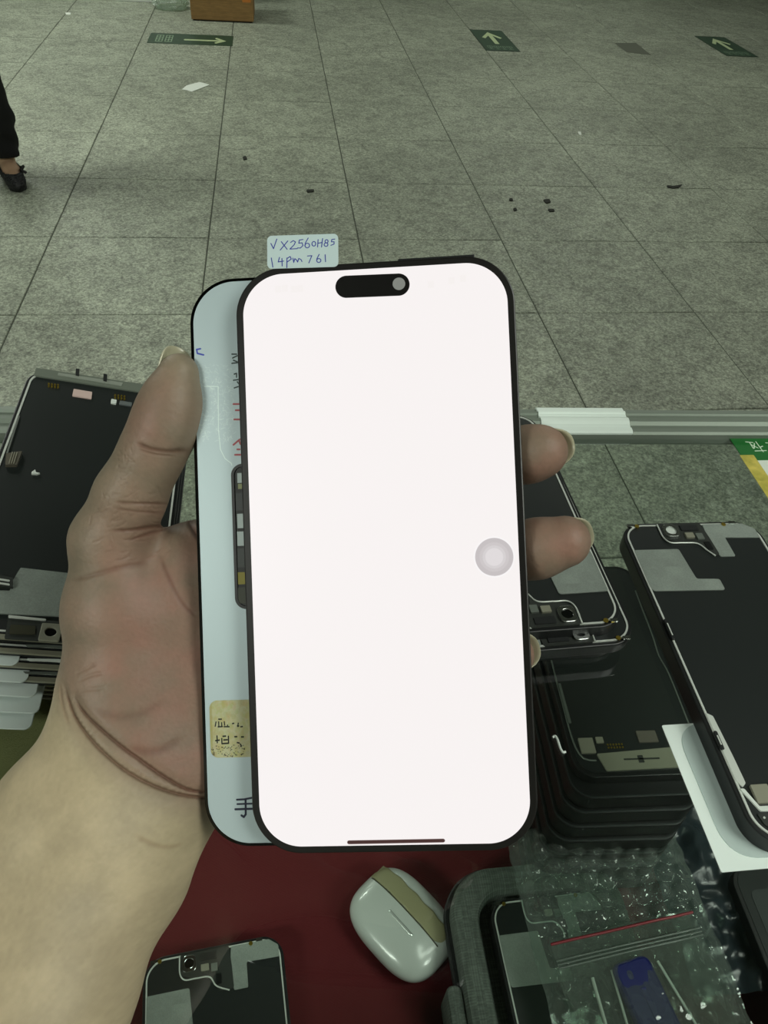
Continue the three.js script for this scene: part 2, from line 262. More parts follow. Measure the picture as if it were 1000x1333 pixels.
function bottomEnd(k, o, W, L, right) {   // dock end details at v = L
  const { plate, rect, bar, T } = k, y = T + 0.0004;
  plate('side_strip', [[2, L - 52], [4.2, L - 50.5], [5, L - 33], [5.2, L - 22.5], [3.4, L - 21], [2, L - 24]], 0.6, y, 0.0006, bright, 'bright strip along the left edge');
  const b = mesh('side_button', flat(extrude(roundRect(1.5 * MM, 8 * MM, 0.7 * MM), 0.0009, 0.0002)).translate((2.2 - W / 2) * MM, y, (L - 40 - L / 2) * MM), darkPlastic, o);
  rect('button_slot', 2, L - 42, 0.5, 4, y + 0.0007, 0.0003, bright, 0.1, b);
  rect('driver_chip', 6.2, L - 21.5, 6.5, 7, y, 0.0012, chipMat);
  plate('flex_board', [[13.5, L - 22], [W - 8, L - 22], [W - 8, L - 9], [16, L - 9], [13.5, L - 12]], 0.8, y, 0.0006, greyFlex);
  plate('bright_edge', [[2, L - 20.5], [3.6, L - 20.5], [6.4, L - 13.6], [13, L - 13.6], [14, L - 11.5], [14, L - 3], [12.2, L - 3], [12, L - 11.6], [6, L - 11.8]], 0.5, y, 0.0007, whitePlastic);
  const grill = plate('speaker_grill', [[4.4, L - 11], [11.4, L - 11], [11.4, L - 3.2], [8.4, L - 4.2], [5.4, L - 7]], 0.8, y, 0.0005, board);
  for (const [u, v] of [[6.2, 9.4], [9.6, 9.4], [8, 8], [9.6, 6.4], [7.2, 6.6]]) mesh('screw', new THREE.CylinderGeometry(0.00042, 0.00042, 0.0004, 10).translate((u - W / 2) * MM, y + 0.0006, (L - v - L / 2) * MM), bright, grill);
  const bt = mesh('side_button', flat(extrude(roundRect(1.6 * MM, 11 * MM, 0.7 * MM), 0.0012, 0.0002)).translate((2 - W / 2) * MM, y, (66 - L / 2) * MM), darkPlastic, o); rect('button_slot', 1.8, 63, 0.5, 6.5, y + 0.001, 0.0003, bright, 0.1, bt);
}
// the panel that lies on the glass at the right
const onPlane = (o, y, u, v) => { o.updateMatrixWorld(true); const inv = o.matrixWorld.clone().invert(), a = V(0, EYE, 0).applyMatrix4(inv), b = V(0, EYE, 0).add(pixelRay(u, v)).applyMatrix4(inv).sub(a); return a.addScaledVector(b, (y - a.y) / b.y); };
{
  const W = 71.5, L = 159, o = thing('phone_display', 'black phone display lying face down over the white paper, at the right', 'phone display');
  const k = notchPanel(o, W, L, 8.2); bottomEnd(k, o, W, L); o.getObjectByName('lens').material = whitePlastic;
  const c = V(0.1595 + 0.0355 - 0.0005, 0, -0.2535 + 0.0795);
  o.position.set(c.x, GLASS + 0.0007, c.z); o.rotation.y = -0.024;
}
// white paper under it
{
  const o = thing('white_paper', 'white square cornered paper sheet under the right phone display', 'paper', V(0.190, GLASS, -0.1195)); o.rotation.y = -0.01;
  mesh('sheet', flat(extrude(roundRect(0.090, 0.0575, 0.0006), 0.0003)), std(srgb(232, 244, 238), 0.75), o);
  mesh('inner_film', flat(extrude(roundPoly([[-0.0403, 0.0285], [0.045, 0.0285], [0.045, -0.0252], [-0.0403, -0.0252]], 0.013), 0.0003)).translate(0, 0.0003, 0), std(srgb(184, 200, 196), 0.45), o, 'smooth greyer film with a rounded corner');
}
// stack of two in the middle, behind the fingers (earpiece end towards the viewer)
{
  const W = 71.5, L = 147.5, mk = (lab, x, y, z, rot) => { const o = thing('phone_display', lab, 'phone display', V(x, y, z), 'displays in the middle stack'); notchPanel(o, W, L, 6); o.rotation.y = Math.PI + rot; return o; };
  mk('black phone display under the two fingertips, top of the middle stack', 0.1375 - 0.0358, GLASS + 0.0124, -0.2585, 0.02);
  mk('black phone display second in the middle stack, its end sticking out towards the red cloth', 0.1425 - 0.0358, GLASS + 0.0062, -0.2535, 0.028);
  mk('lowest black phone display of the middle stack', 0.1395 - 0.0358, GLASS, -0.2565, 0.01);
}
// left stack, leaning to the right on a green sponge
{
  const n = V(0.21, 0.977, 0.015).normalize(), bz = V(0, 0, 1).addScaledVector(n, -n.z).normalize(), bx = n.clone().cross(bz).negate(); if (bx.x < 0) bx.negate();
  const W = 74, L = 155, q = new THREE.Quaternion().setFromRotationMatrix(new THREE.Matrix4().makeBasis(bx, n, bz));
  const corner = onLevel(40, 478, EYE - 0.2115), t = 0.0032, pitch = t + 0.0013;
  const top = corner.clone().addScaledVector(bx, W / 2 * MM).addScaledVector(bz, L / 2 * MM);
  const ord = ['second', 'third', 'fourth', 'fifth', 'sixth', 'seventh', 'eighth'];
  const labels = ['dark phone display with gold contacts, top of the leaning left stack', ...ord.map((n) => n + ' phone display from the top of the leaning left stack'), 'lowest phone display of the leaning left stack'];
  const dz = [0, 2.4, 5, 7.4, 5, 3, 2, 1, 0], dx = [0, 1, 2, 1, 2, 1, 2, 1, 2];
  labels.forEach((lab, i) => {
    const o = thing('phone_display', lab, 'phone display', top.clone().addScaledVector(n, -pitch * i - t).addScaledVector(bz, dz[i] * MM).addScaledVector(bx, dx[i] * MM), 'displays in the left stack');
    o.quaternion.copy(q); const inner = new THREE.Object3D();
    o.quaternion.multiply(new THREE.Quaternion().setFromAxisAngle(V(0, 1, 0), Math.PI));
    const k = notchPanel(o, W, L, t / MM, true); const { rect, plate, T } = k, y = T + 0.0003;
    // near end bracket showing as a stepped metal lip
    plate('metal_lip', [[5, -0.5], [30, -0.3], [32, -1.0], [W - 14, -0.8], [W - 10, -0.2], [W - 10, 0.8], [5, 0.8]], 0.4, y - 0.0008, 0.0010, std(srgb(150, 150, 132), 0.4, 0.4));
    plate('dark_trough', [[6, 1.2], [W - 14, 1.2], [W - 14, 6.5], [6, 6.5]], 0.8, y, 0.0003, darkPlastic); if (i) plate('bright_spring', [[24, 1.6], [30, 1.4], [38, 1.9], [45, 1.5], [46, 2.4], [36, 2.9], [28, 2.5], [24, 2.6]], 0.3, y + 0.0002, 0.0005, i === 2 ? whitePlastic : greyFlex);
    if (i === 0) {
      const at = (u, v) => { const p = onPlane(o, T + 0.0004, u, v); return [p.x / MM + W / 2, p.z / MM + L / 2]; };
      const quad = (name, pts, h, m, label) => plate(name, pts.map(([u, v]) => at(u, v)), 0.4, y, h, m, label);
      const clearFlex = std(srgb(120, 128, 116), 0.35, 0.25);
      quad('shield_plate', [[27, 740], [150, 754], [150, 806], [-30, 798], [-30, 769], [13, 770], [16, 758]], 0.0006, shield, 'large pale grey shield plate');
      quad('camera_trough', [[11, 804], [96, 812], [92, 838], [6, 832]], 0.0007, board); quad('trough_edge', [[11, 803], [60, 808], [60, 810], [11, 806]], 0.0012, bright); quad('sensor_window', [[14, 815], [46, 817], [46, 828], [12, 827]], 0.0011, std(srgb(70, 70, 56), 0.35, 0.3));
      const hp = onPlane(o, T + 0.001, 66, 824), hs = roundRect(0.0068, 0.0072, 0.0005); hs.holes.push(new THREE.Path().absarc(0, 0, 0.0019, 0, Math.PI * 2, true));
      const cam = mesh('camera_housing', flat(extrude(hs, 0.0012, 0.0002, 20)).translate(hp.x, T + 0.0006, hp.z), std(srgb(160, 160, 144), 0.4, 0.5), o); mesh('lens', new THREE.CylinderGeometry(0.0019, 0.0019, 0.0006, 22).translate(hp.x, T + 0.0008, hp.z), std(srgb(8, 9, 9), 0.2), cam);
      quad('flex_strip', [[47, 480], [190, 502], [186, 512], [44, 490]], 0.0007, clearFlex, 'translucent grey connector strip along the far edge');
      quad('flex_strip', [[76, 487], [160, 500], [158, 504], [75, 490]], 0.0010, std(srgb(165, 172, 160), 0.4, 0.4));
      for (let j = 0; j < 4; j++) for (let r = 0; r < 2; r++) quad('gold_contact', [[62.5 + j * 4, 499 + j * .5 + r * 3], [65 + j * 4, 499.4 + j * .5 + r * 3], [64.6 + j * 4, 501.2 + j * .5 + r * 3], [62.1 + j * 4, 500.8 + j * .5 + r * 3]], 0.0005, brass);
      for (let j = 0; j < 4; j++) for (let r = 0; r < 2; r++) quad('gold_contact', [[149 + j * 4, 513.6 + j * .5 + r * 3.4], [151.4 + j * 4, 514 + j * .5 + r * 3.4], [151 + j * 4, 516 + j * .5 + r * 3.4], [148.6 + j * 4, 515.6 + j * .5 + r * 3.4]], 0.0005, brass);
      quad('pink_label', [[96, 507], [120, 511], [119, 520], [94, 516]], 0.0005, std(srgb(205, 180, 172), 0.6), 'small pinkish label');
      quad('chip', [[145, 520.5], [152, 522], [151, 527], [144, 525.5]], 0.0008, whitePlastic); quad('chip', [[156, 522.5], [172, 525], [171, 529.5], [155, 527]], 0.0006, std(srgb(120, 128, 128), 0.4, 0.4));
      for (const [u, v] of [[101, 486], [137, 493]]) quad('black_clip', [[u - 2.4, v - 3.5], [u + 2.6, v - 2.8], [u + 2, v + 6], [u - 2.6, v + 5]], 0.0015, darkPlastic);
      quad('metal_edge', [[24, 541], [26, 542], [10, 592], [8, 591]], 0.0006, std(srgb(150, 156, 150), 0.35, 0.6), 'thin grey edge line');
      quad('connector', [[8, 593], [29, 590], [22, 608], [7, 608]], 0.0014, std(srgb(96, 92, 80), 0.5, 0.3), 'small brown flex connector');
      for (let j = 0; j < 3; j++) quad('pin_row', [[16 + j * 3, 592], [17 + j * 3, 592], [12.4 + j * 3, 607], [11.4 + j * 3, 607]], 0.0018, std(srgb(180, 178, 160), 0.4, 0.5));
      quad('torn_flap', [[41, 616], [46, 612.5], [46.5, 616], [52.5, 617.2], [49, 618.4], [41, 618]], 0.0008, whitePlastic, 'small torn white flap');
      quad('socket', [[-6, 751], [17, 755], [17, 768], [-6, 766]], 0.0016, board, 'small black socket'); quad('socket_bar', [[-6, 756], [13, 759], [13, 761], [-6, 758]], 0.0019, bright); quad('socket_bar', [[-6, 761], [13, 764], [13, 766], [-6, 763]], 0.0019, bright);
    }
  });
  // sponge that props the left side up
  const sp = onLevel(8, 990, GLASS + 0.010), rough = dataTexture(128, 128, (x, y) => { const b = fbm(x / 5, y / 5, 3); return [b, b, b]; }, false); rough.repeat.set(30, 30);
  const s = tag(mesh('sponge', rbox(0.06, 0.010, 0.085, 0.003), new THREE.MeshStandardMaterial({ color: srgb(138, 146, 92), roughness: 0.95, bumpMap: rough, bumpScale: 0.001 })), 'olive green sponge under the left side of the pale cards', 'sponge');
  s.position.set(sp.x - 0.014, GLASS + 0.0051, sp.z - 0.014);
  // pale plastic cards fanned out in front of the stack
  const cardMat = std(srgb(206, 218, 214), 0.5), names = ['topmost of the pale grey cards beside the forearm', 'second of the pale grey cards beside the forearm', 'third of the pale grey cards beside the forearm', 'fourth of the pale grey cards beside the forearm', 'lowest of the pale grey cards beside the forearm'];
  const tips = [[23, 868, 1], [35, 890, 2], [46, 909, 3], [50, 930, 4], [40, 951, 5]];
  tips.forEach(([u, v, lev], i) => {
    const p0 = top.clone().addScaledVector(n, -pitch * lev - t - 0.0011), d = pixelRay(u, v), p = V(0, EYE, 0).addScaledVector(d, p0.clone().sub(V(0, EYE, 0)).dot(n) / d.dot(n)), w = 0.044, dd = 0.05;
    const c = tag(mesh('plastic_card', flat(extrude(roundRect(w, dd, 0.0025), 0.0007, 0.0002)), cardMat), names[i], 'card', 'pale cards by the left stack');
    c.quaternion.copy(q); c.position.copy(p).addScaledVector(bx, -w / 2).addScaledVector(bz, -dd / 2); });
}
// panels and pouch inside the counter
{
  let o = thing('phone_display', 'dim phone display with a silver connector strip, topmost of the pile under the glass', 'phone display', V(0.187, EYE - 0.3815, -0.2545)); o.rotation.y = -0.045;
  const W = 76, L = 150, k = panel(o, W, L, 6.5), { plate, rect, bar, T } = k, y = T + 0.0003;
  bar('metal_rim', [[3, 20], [3.4, 60], [3, 100], [4, 134], [7, 139.5], [13, 140.5]], 0.55, y, greyFlex); bar('metal_rim', [[72, 22], [71.4, 60], [70.5, 74], [72, 84], [72.4, 120]], 0.5, y, greyFlex);
  plate('connector_strip', [[14, 137], [66, 134], [68, 146], [17, 147]], 1, y, 0.0009, std(srgb(150, 152, 132), 0.4, 0.4), 'long silver connector strip'); rect('strip_slot', 28, 140.4, 20, 0.9, y + 0.0009, 0.0002, board, .2); rect('strip_mark', 36, 138.8, 3, 4.2, y + 0.0009, 0.0002, board, .3);
  rect('driver_chip', 6, 127.5, 8, 9, y, 0.0012, chipMat); rect('chip', 16, 127, 4, 3.6, y, 0.001, chipMat); rect('chip', 40, 124, 11, 7, y, 0.0008, std(srgb(92, 88, 78), 0.5)); rect('clear_label', 8, 30, 40, 9, y, 0.0003, std(srgb(44, 50, 48), 0.3), 4);
  for (let r = 0; r < 2; r++) for (let j = 0; j < 6; j++) rect('gold_contact', 21.5 + j * 1.6, 131 + r * 1.8, 0.9, 0.9, y, 0.0004, brass, .2);
  rect('side_bracket', 3.2, 92, 1.6, 26, y, 0.001, greyFlex);
  ['second phone of the inner pile under the glass', 'third phone of the inner pile under the glass', 'fourth phone of the inner pile under the glass', 'fifth phone of the inner pile under the glass', 'sixth phone of the inner pile under the glass', 'seventh phone of the inner pile under the glass', 'lowest phone of the inner pile under the glass'].forEach((lab, i) => {
    const p = thing('phone', lab, 'phone', V(0.187 - 0.0016 * i - 0.002, EYE - 0.3815 - 0.0128 * (i + 1), -0.2495 + 0.0022 * i), 'phones of the inner pile'); p.rotation.y = -0.045 - 0.006 * i;
    const sh = (w, l, r) => roundRect(w * MM, l * MM, r * MM);
    mesh('body', flat(extrude(sh(77, 156, 12), 0.0122, 0.0012, 12)), frameBlack, p);
    const rs = sh(76, 155, 11.6); rs.holes.push(roundRect(74.6 * MM, 153.6 * MM, 11 * MM, 0, 0, new THREE.Path())); mesh('edge_trim', flat(extrude(rs, 0.0004)).translate(0, 0.0121, 0), std(srgb(40, 46, 45), 0.5), p);
  });
  // plastic hook bits
  const hook = tag(mesh('metal_clip', tube([V(-0.0012, 0, -0.004), V(0, 0.0004, -0.0045), V(0.0005, 0.0006, -0.003), V(0.0002, 0.0006, 0.003), V(0.0008, 0.0004, 0.0048), V(0.0022, 0, 0.0045)], 0.00065, 30, 6), std(srgb(225, 235, 228), 0.35)), 'tiny bright bent clip on the glass beside the right edge of the lit screen', 'clip');
  const hp = onLevel(726, 970, GLASS); hook.position.set(hp.x, GLASS + 0.0006, hp.z); hook.scale.setScalar(0.78); hook.rotation.y = 0.1;

  o = thing('phone_display', 'black phone display lying on the red cloth below the wrist', 'phone display', V(-0.0440, SHELF + 0.004, -0.0755)); o.rotation.y = 0.09;
  notchPanel(o, 76, 150, 11);
  o = thing('phone_display', 'dim dark phone display under the glass right of the bubble wrap', 'phone display', V(0.288, SHELF + 0.022, -0.085)); o.rotation.y = -0.02; { const k = panel(o, 72, 148, 9); k.plate('clear_label', [[8, 14], [52, 14], [52, 60], [8, 60]], 5, k.T + 0.0003, 0.0003, std(srgb(52, 57, 56), 0.4)); }
  o = thing('phone_display', 'black phone display lying in the grey fabric pouch', 'phone display', V(0.1395, SHELF + 0.0245, -0.0905)); o.rotation.y = 0.02; notchPanel(o, 69, 126, 10);
}
// grey fabric pouch holding that display
{
  const tex = dataTexture(256, 256, (x, y) => { const b = 0.36 + 0.16 * Math.abs(Math.sin(x * 0.37)) * noise(x / 3, y / 40) + 0.14 * noise(x / 40, y / 2.5) + 0.08 * hash3(x, y, 2); return [b * 0.97, b * 1.02, b * 0.98]; }); tex.repeat.set(24, 24);
  const fabric = std(srgb(172, 178, 172), 0.95, 0, { map: tex, bumpMap: tex, bumpScale: 0.0005 });
  const o = thing('fabric_pouch', 'open grey woven fabric pouch with rounded corner under the glass beside the earbud case', 'pouch', V(0.1325, SHELF + 0.003, -0.092));
  const W = 0.101, L = 0.158, outer = () => roundRect(W, L, 0.026), wall = outer(); wall.holes.push(roundRect(W - 0.030, L - 0.030, 0.016, 0, 0, new THREE.Path()));
  mesh('base', flat(extrude(outer(), 0.018, 0.004, 14)), fabric, o);
  mesh('padded_wall', flat(extrude(wall, 0.018, 0.005, 14)).translate(0, 0.0175, 0), fabric, o);
  mesh('side_flap', flat(extrude(roundRect(0.009, 0.11, 0.004), 0.03, 0.003)).translate(-W / 2 - 0.0045, 0, 0.033), fabric, o);
  const band = roundRect(W + 0.006, L + 0.006, 0.029); band.holes.push(roundRect(W - 0.001, L - 0.001, 0.0255, 0, 0, new THREE.Path()));
  mesh('zip_band', flat(extrude(band, 0.006, 0.001, 14)).translate(0, 0.0165, 0), darkPlastic, o, 'dark zip band round the pouch');
}
// ---------------------------------------------------------------- the two held panels
const devX = V(0.9975, 0.0407, 0.0570).normalize(), devY = V(-0.0388, 0.9987, -0.0343); devY.addScaledVector(devX, -devY.dot(devX)).normalize();
const devZ = devX.clone().cross(devY), devO = V(-0.0001, -0.0111, -0.2076);
const devQuat = new THREE.Quaternion().setFromRotationMatrix(camToWorld.clone().multiply(new THREE.Matrix4().makeBasis(devX, devY, devZ)));
const devPos = V(0, EYE, 0).add(devO.clone().applyMatrix4(camToWorld));
const dev = (u, v, z = 0) => { const r = V((u - CX) / F, -(v - CY) / F, -1), o = devO.clone().addScaledVector(devZ, z); const t = o.dot(devZ) / r.dot(devZ); r.multiplyScalar(t).sub(devO); return V(r.dot(devX), r.dot(devY), r.dot(devZ)); };   // metres in the axes of the held panel
const placeHeld = (o) => { o.position.copy(devPos); o.quaternion.copy(devQuat); return o; };
{
  const W = 0.0765, H = 0.1595, o = placeHeld(thing('lit_phone_display', 'phone display with a blank white lit screen held upright in the hand', 'phone display'));
  const fr = mesh('bezel_frame', extrude(roundRect(W, H, 0.0132), 0.0032, 0.0004, 24).translate(0, 0, -0.0032), phys(srgb(18, 16, 14), 0.35, {}), o);
  const back = mesh('back_plate', extrude(roundRect(W - 0.003, H - 0.003, 0.012), 0.0004, 0, 16).translate(0, 0, -0.0036), frameBlack, o);
  const sw = 0.0724, sh = 0.1556, TW = 768, TH = 1650, px = (p) => [(p.x / sw + 0.5) * TW, (0.5 - p.y / sh) * TH];
  const ui = canvasTexture(TW, TH, (g) => {
    g.fillStyle = '#fbf6f5'; g.fillRect(0, 0, TW, TH);
    const [bx, by] = px(dev(643.5, 725)), q = TW / sw * 0.0002075; 
    g.fillStyle = '#fdfafa'; g.beginPath(); g.arc(bx, by, 26.5 * q, 0, 7); g.fill();
    for (const [r, c] of [[24.5, '#c9c3c4'], [19, '#d0cacb'], [15, '#d8d3d4'], [11.5, '#e3dedf']]) { g.fillStyle = c; g.beginPath(); g.arc(bx, by, r * q, 0, 7); g.fill(); }
    const a = px(dev(454.5, 1096.3)), b = px(dev(577, 1094)); g.strokeStyle = '#4a3230'; g.lineWidth = 4.6 * q; g.lineCap = 'round'; g.beginPath(); g.moveTo(...a); g.lineTo(...b); g.stroke();
    g.fillStyle = 'rgba(150,150,120,0.025)'; for (const [u, v] of [[363, 377], [372, 376], [384, 377], [392, 376], [562, 371], [589, 366], [604, 363]]) { const [x, y] = px(dev(u, v)); g.fillRect(x - 5 * q, y - 5 * q, 8 * q, 9 * q); }
  });
  const screen = planarUV(extrude(roundRect(sw, sh, 0.0113), 0.0002, 0, 24), -sw / 2, -sh / 2, sw, sh).translate(0, 0, -0.00008);
  mesh('lit_screen', screen, new THREE.MeshStandardMaterial({ color: 0x060606, roughness: 0.25, emissive: 0xffffff, emissiveMap: ui, emissiveIntensity: 0.97 }), o, 'bright white lit screen with a round grey button');
  const l = new THREE.RectAreaLight(0xfff8f6, 0.9, sw * 0.94, sh * 0.95); l.name = 'screen_light'; l.rotation.y = Math.PI; l.position.z = 0.0006; o.add(l);
  // camera island: pill with a grey lens
  const A = dev(485, 372.3), dirv = dev(533, 370).sub(dev(436.5, 374)), isl = mesh('camera_island', extrude(roundRect(dirv.length(), 0.0061, 0.00305), 0.0002, 0, 16), std(srgb(14, 13, 12), 0.3), o, 'black pill shaped camera cutout');
  isl.position.set(A.x, A.y, 0.00013); isl.rotation.z = Math.atan2(dirv.y, dirv.x);
  const lens = mesh('lens', new THREE.CylinderGeometry(0.00172, 0.00172, 0.00012, 28).rotateX(Math.PI / 2), std(srgb(150, 150, 150), 0.4), isl, 'grey round lens'); lens.position.copy(dev(519.5, 370)).sub(A).setZ(0.0002).applyAxisAngle(V(0, 0, 1), -isl.rotation.z);
  // raised lip on the top edge
  const e0 = dev(518, 336), e1 = dev(618, 331), lip = extrude(roundRect(e1.distanceTo(e0), 0.0012, 0.0003), 0.0026, 0.0002); const lm = mesh('edge_lip', lip, frameBlack, o); lm.position.set((e0.x + e1.x) / 2, H / 2 - 0.0001, -0.0029);
  // handwritten sticker
  const c = ['346.5,306', '439,303', '441.5,346', '349.5,353'].map((s) => dev(...s.split(',').map(Number), 0.0004)), ctr = c.reduce((a, b) => a.add(b), V(0, 0, 0)).multiplyScalar(0.25), lw = (c[0].distanceTo(c[1]) ) , lh = c[1].distanceTo(c[2]);
  const ink = canvasTexture(760, 380, (g, w, h) => {
    g.fillStyle = '#c6d8da'; g.fillRect(0, 0, w, h); g.strokeStyle = '#27329a'; g.lineWidth = 10; g.lineCap = g.lineJoin = 'round';
    const S = (...pts) => { g.beginPath(); pts.forEach(([x, y], i) => i ? g.lineTo(x, y) : g.moveTo(x, y)); g.stroke(); };
    const arc = (x, y, rx, ry, a = 0, b = 6.3) => { g.beginPath(); g.ellipse(x, y, rx, ry, 0, a, b); g.stroke(); };
    S([40, 88], [68, 150], [104, 40]);                                                 // V
    S([152, 72], [214, 162]); S([222, 66], [140, 168]);                                // X
    S([252, 84], [280, 64], [304, 80], [290, 112], [244, 160], [322, 158]);            // 2
    S([384, 54], [346, 60], [340, 96]); S([340, 96], [374, 92], [384, 124], [356, 152], [326, 150]);   // 5
    S([440, 40], [412, 92], [404, 128]); arc(430, 126, 24, 26);                        // 6
    arc(500, 108, 20, 26);                                                             // 0
    S([546, 62], [540, 146]); S([542, 104], [586, 96]); S([594, 52], [582, 148]);      // H
    arc(636, 84, 16, 18); arc(630, 122, 20, 20);                                       // 8
    S([724, 62], [692, 66], [688, 92]); S([688, 92], [716, 92], [716, 118], [682, 132]);   // 5
    S([44, 256], [60, 362]);                                                           // 1
    S([132, 252], [118, 304], [176, 296]); S([158, 266], [160, 352]);                  // 4
    S([212, 262], [210, 372]); S([212, 268], [246, 246], [258, 276], [216, 306]);      // p
    S([276, 266], [284, 316], [296, 272], [316, 290], [326, 312], [338, 272], [362, 284], [372, 308]);   // m
    S([432, 246], [478, 244], [462, 284], [446, 326]);                                 // 7
    S([556, 232], [532, 280], [530, 306]); arc(552, 302, 22, 22);                      // 6
    S([620, 238], [624, 318]);                                                         // 1
  });
  const st = mesh('paper_label', planarUV(extrude(roundRect(lw, lh, 0.0013), 0.00014, 0, 8), -lw / 2, -lh / 2, lw, lh), new THREE.MeshStandardMaterial({ map: ink, roughness: 0.7 }), o, 'pale blue paper label with blue handwriting');
  st.position.copy(ctr); st.position.z = 0.0002; st.rotation.z = Math.atan2(c[1].y - c[0].y, c[1].x - c[0].x);
}
{
  // grey plate backed phone body behind it
  const zf = -0.0046, o = placeHeld(thing('phone_chassis', 'phone chassis with a pale grey metal plate and dark chrome edge behind the lit display', 'phone'));
  const tl = dev(250, 480, zf), bl = dev(260, 980, zf), tp = dev(318, 359.5, zf), bt = dev(322, 1104, zf);
  const H = tp.y - bt.y, W = 0.0772, cx = (tl.x + bl.x) / 2 + W / 2, cy = (tp.y + bt.y) / 2, R0 = 0.0128;
  const g = new THREE.Group(); g.name = 'shell'; 
  const rimMat = std(srgb(58, 60, 60), 0.16, 1);
  const shell = mesh('metal_shell', extrude(roundRect(W, H, R0, cx, cy), 0.0070, 0.0011, 28).translate(0, 0, zf - 0.0073), rimMat, o, 'dark chrome shell edge');
  const pw = W - 0.0027, ph = H - 0.0027, plate = roundRect(pw, ph, R0 - 0.001, cx, cy);
  const h0 = dev(306, 607, zf), h1 = dev(318, 790, zf), hw = 0.012, hole = (grow, P) => roundRect(hw + grow * 2, h0.y - h1.y + grow * 2, 0.0026 + grow, (h0.x + h1.x) / 2 - 0.0012 + hw / 2, (h0.y + h1.y) / 2, P);
  plate.holes.push(hole(0, new THREE.Path()));
  const TW = 1024, TH = 2048, X0 = cx - pw / 2, Y0 = cy - ph / 2, N = (u, v) => { const p = dev(u, v, zf); return [(p.x - X0) / pw * TW, (1 - (p.y - Y0) / ph) * TH]; };
  const q = TW / pw * 0.000213;
  const face = canvasTexture(TW, TH, (c) => {
    c.fillStyle = '#b6c6ca'; c.fillRect(0, 0, TW, TH); c.lineCap = c.lineJoin = 'round';
    const S = (col, w, ...pts) => { c.strokeStyle = col; c.lineWidth = w * q; c.beginPath(); pts.forEach((p, i) => i ? c.lineTo(...N(...p)) : c.moveTo(...N(...p))); c.stroke(); };
    const r = rng(3); for (let i = 0; i < 500; i++) { const u = 258 + r() * 48, v = 475 + r() * 100, a = r() * 6.3, l = 1 + r() * 5; S('rgba(225,238,232,' + (0.1 + 0.22 * r()) + ')', 0.5 + r() * 0.6, [u, v], [u + Math.cos(a) * l, v + Math.sin(a) * l]); }
    S('rgba(226,240,234,0.75)', 1, [266, 503], [284, 503], [284.5, 560], [287, 585], [293, 597], [301, 603], [302, 606]);
    S('#3b46a8', 2, [261, 454], [256, 455], [257, 460], [265, 462]);
    for (const s of [[[302, 461], [308, 461]], [[303, 466], [309, 463]], [[304, 469], [309, 471]], [[302, 473], [310, 472]], [[305, 487], [308, 486], [308, 491]], [[304, 495], [311, 494]], [[309, 497], [312, 501]], [[305, 505], [311, 503]]]) S('#2a3634', 1.6, ...s);
    for (const s of [[[304, 526], [312, 526]], [[307, 534], [312, 534]], [[305, 546], [313, 546]], [[304, 579], [311, 573], [316, 570]], [[311, 573], [313, 578]], [[309, 585], [312, 585]], [[306, 592], [314, 592]]]) S('#a04a50', 2.2, ...s);
    // the character for "hand" in dark blue print, its right side under the lit display
    const B = '#1c2036'; S(B, 2.3, [308.5, 1041], [318, 1040.5], [331, 1038]); S(B, 2.1, [309, 1046.7], [332, 1046]); S(B, 2.5, [306.5, 1053.5], [335, 1052.6]); S(B, 2.6, [319.8, 1041], [320, 1060], [317.5, 1063.5], [314.5, 1061.5]);
    S(B, 2.3, [334, 1040], [338, 1064]); S(B, 2.3, [341, 1042], [352, 1042]);
  });
  mesh('grey_plate', planarUV(extrude(plate, 0.0003, 0, 28), X0, Y0, pw, ph).translate(0, 0, zf - 0.0003), new THREE.MeshStandardMaterial({ map: face, roughness: 0.42, metalness: 0.25 }), o, 'pale grey metal plate with printed characters');
  const ring = hole(0.0006, undefined); ring.holes.push(hole(-0.0002, new THREE.Path()));
  mesh('slot_rim', extrude(ring, 0.0006, 0, 14).translate(0, 0, zf - 0.0003), std(srgb(15, 16, 16), 0.35), o, 'black rim of the slot');
  mesh('circuit_board', extrude(hole(-0.0003, undefined), 0.0002, 0).translate(0, 0, zf - 0.00025), std(srgb(26, 30, 28), 0.5), o);
  const put = (name, u0, v0, u1, v1, h, m) => { const a = dev(u0, v0, zf), b = dev(u1, v1, zf); mesh(name, box(Math.abs(b.x - a.x), Math.abs(a.y - b.y), h, (a.x + b.x) / 2, (a.y + b.y) / 2, zf + h / 2 - 0.0001), m, o); };
  const grey = std(srgb(150, 160, 158), 0.4, 0.4);
  put('shield_can', 309, 616, 326, 628, 0.0003, grey); put('shield_can', 310, 630, 326, 636, 0.0003, std(srgb(120, 124, 90), 0.4, 0.4)); put('ribbon', 307, 642, 326, 664, 0.0003, std(srgb(38, 44, 44), 0.4)); put('shield_can', 309, 669, 326, 687, 0.0004, grey); put('shield_can', 309, 692, 326, 710, 0.0004, grey);
  put('ribbon', 309, 714, 328, 738, 0.0003, std(srgb(44, 52, 48), 0.4)); put('yellow_tape', 310, 745, 330, 760, 0.0004, std(srgb(150, 140, 46), 0.5)); put('ribbon', 310, 765, 330, 785, 0.0003, std(srgb(58, 62, 46), 0.5));
  const s0 = dev(272.5, 912, zf), s1 = dev(338, 985, zf), sw = s1.x - s0.x, shh = s0.y - s1.y;
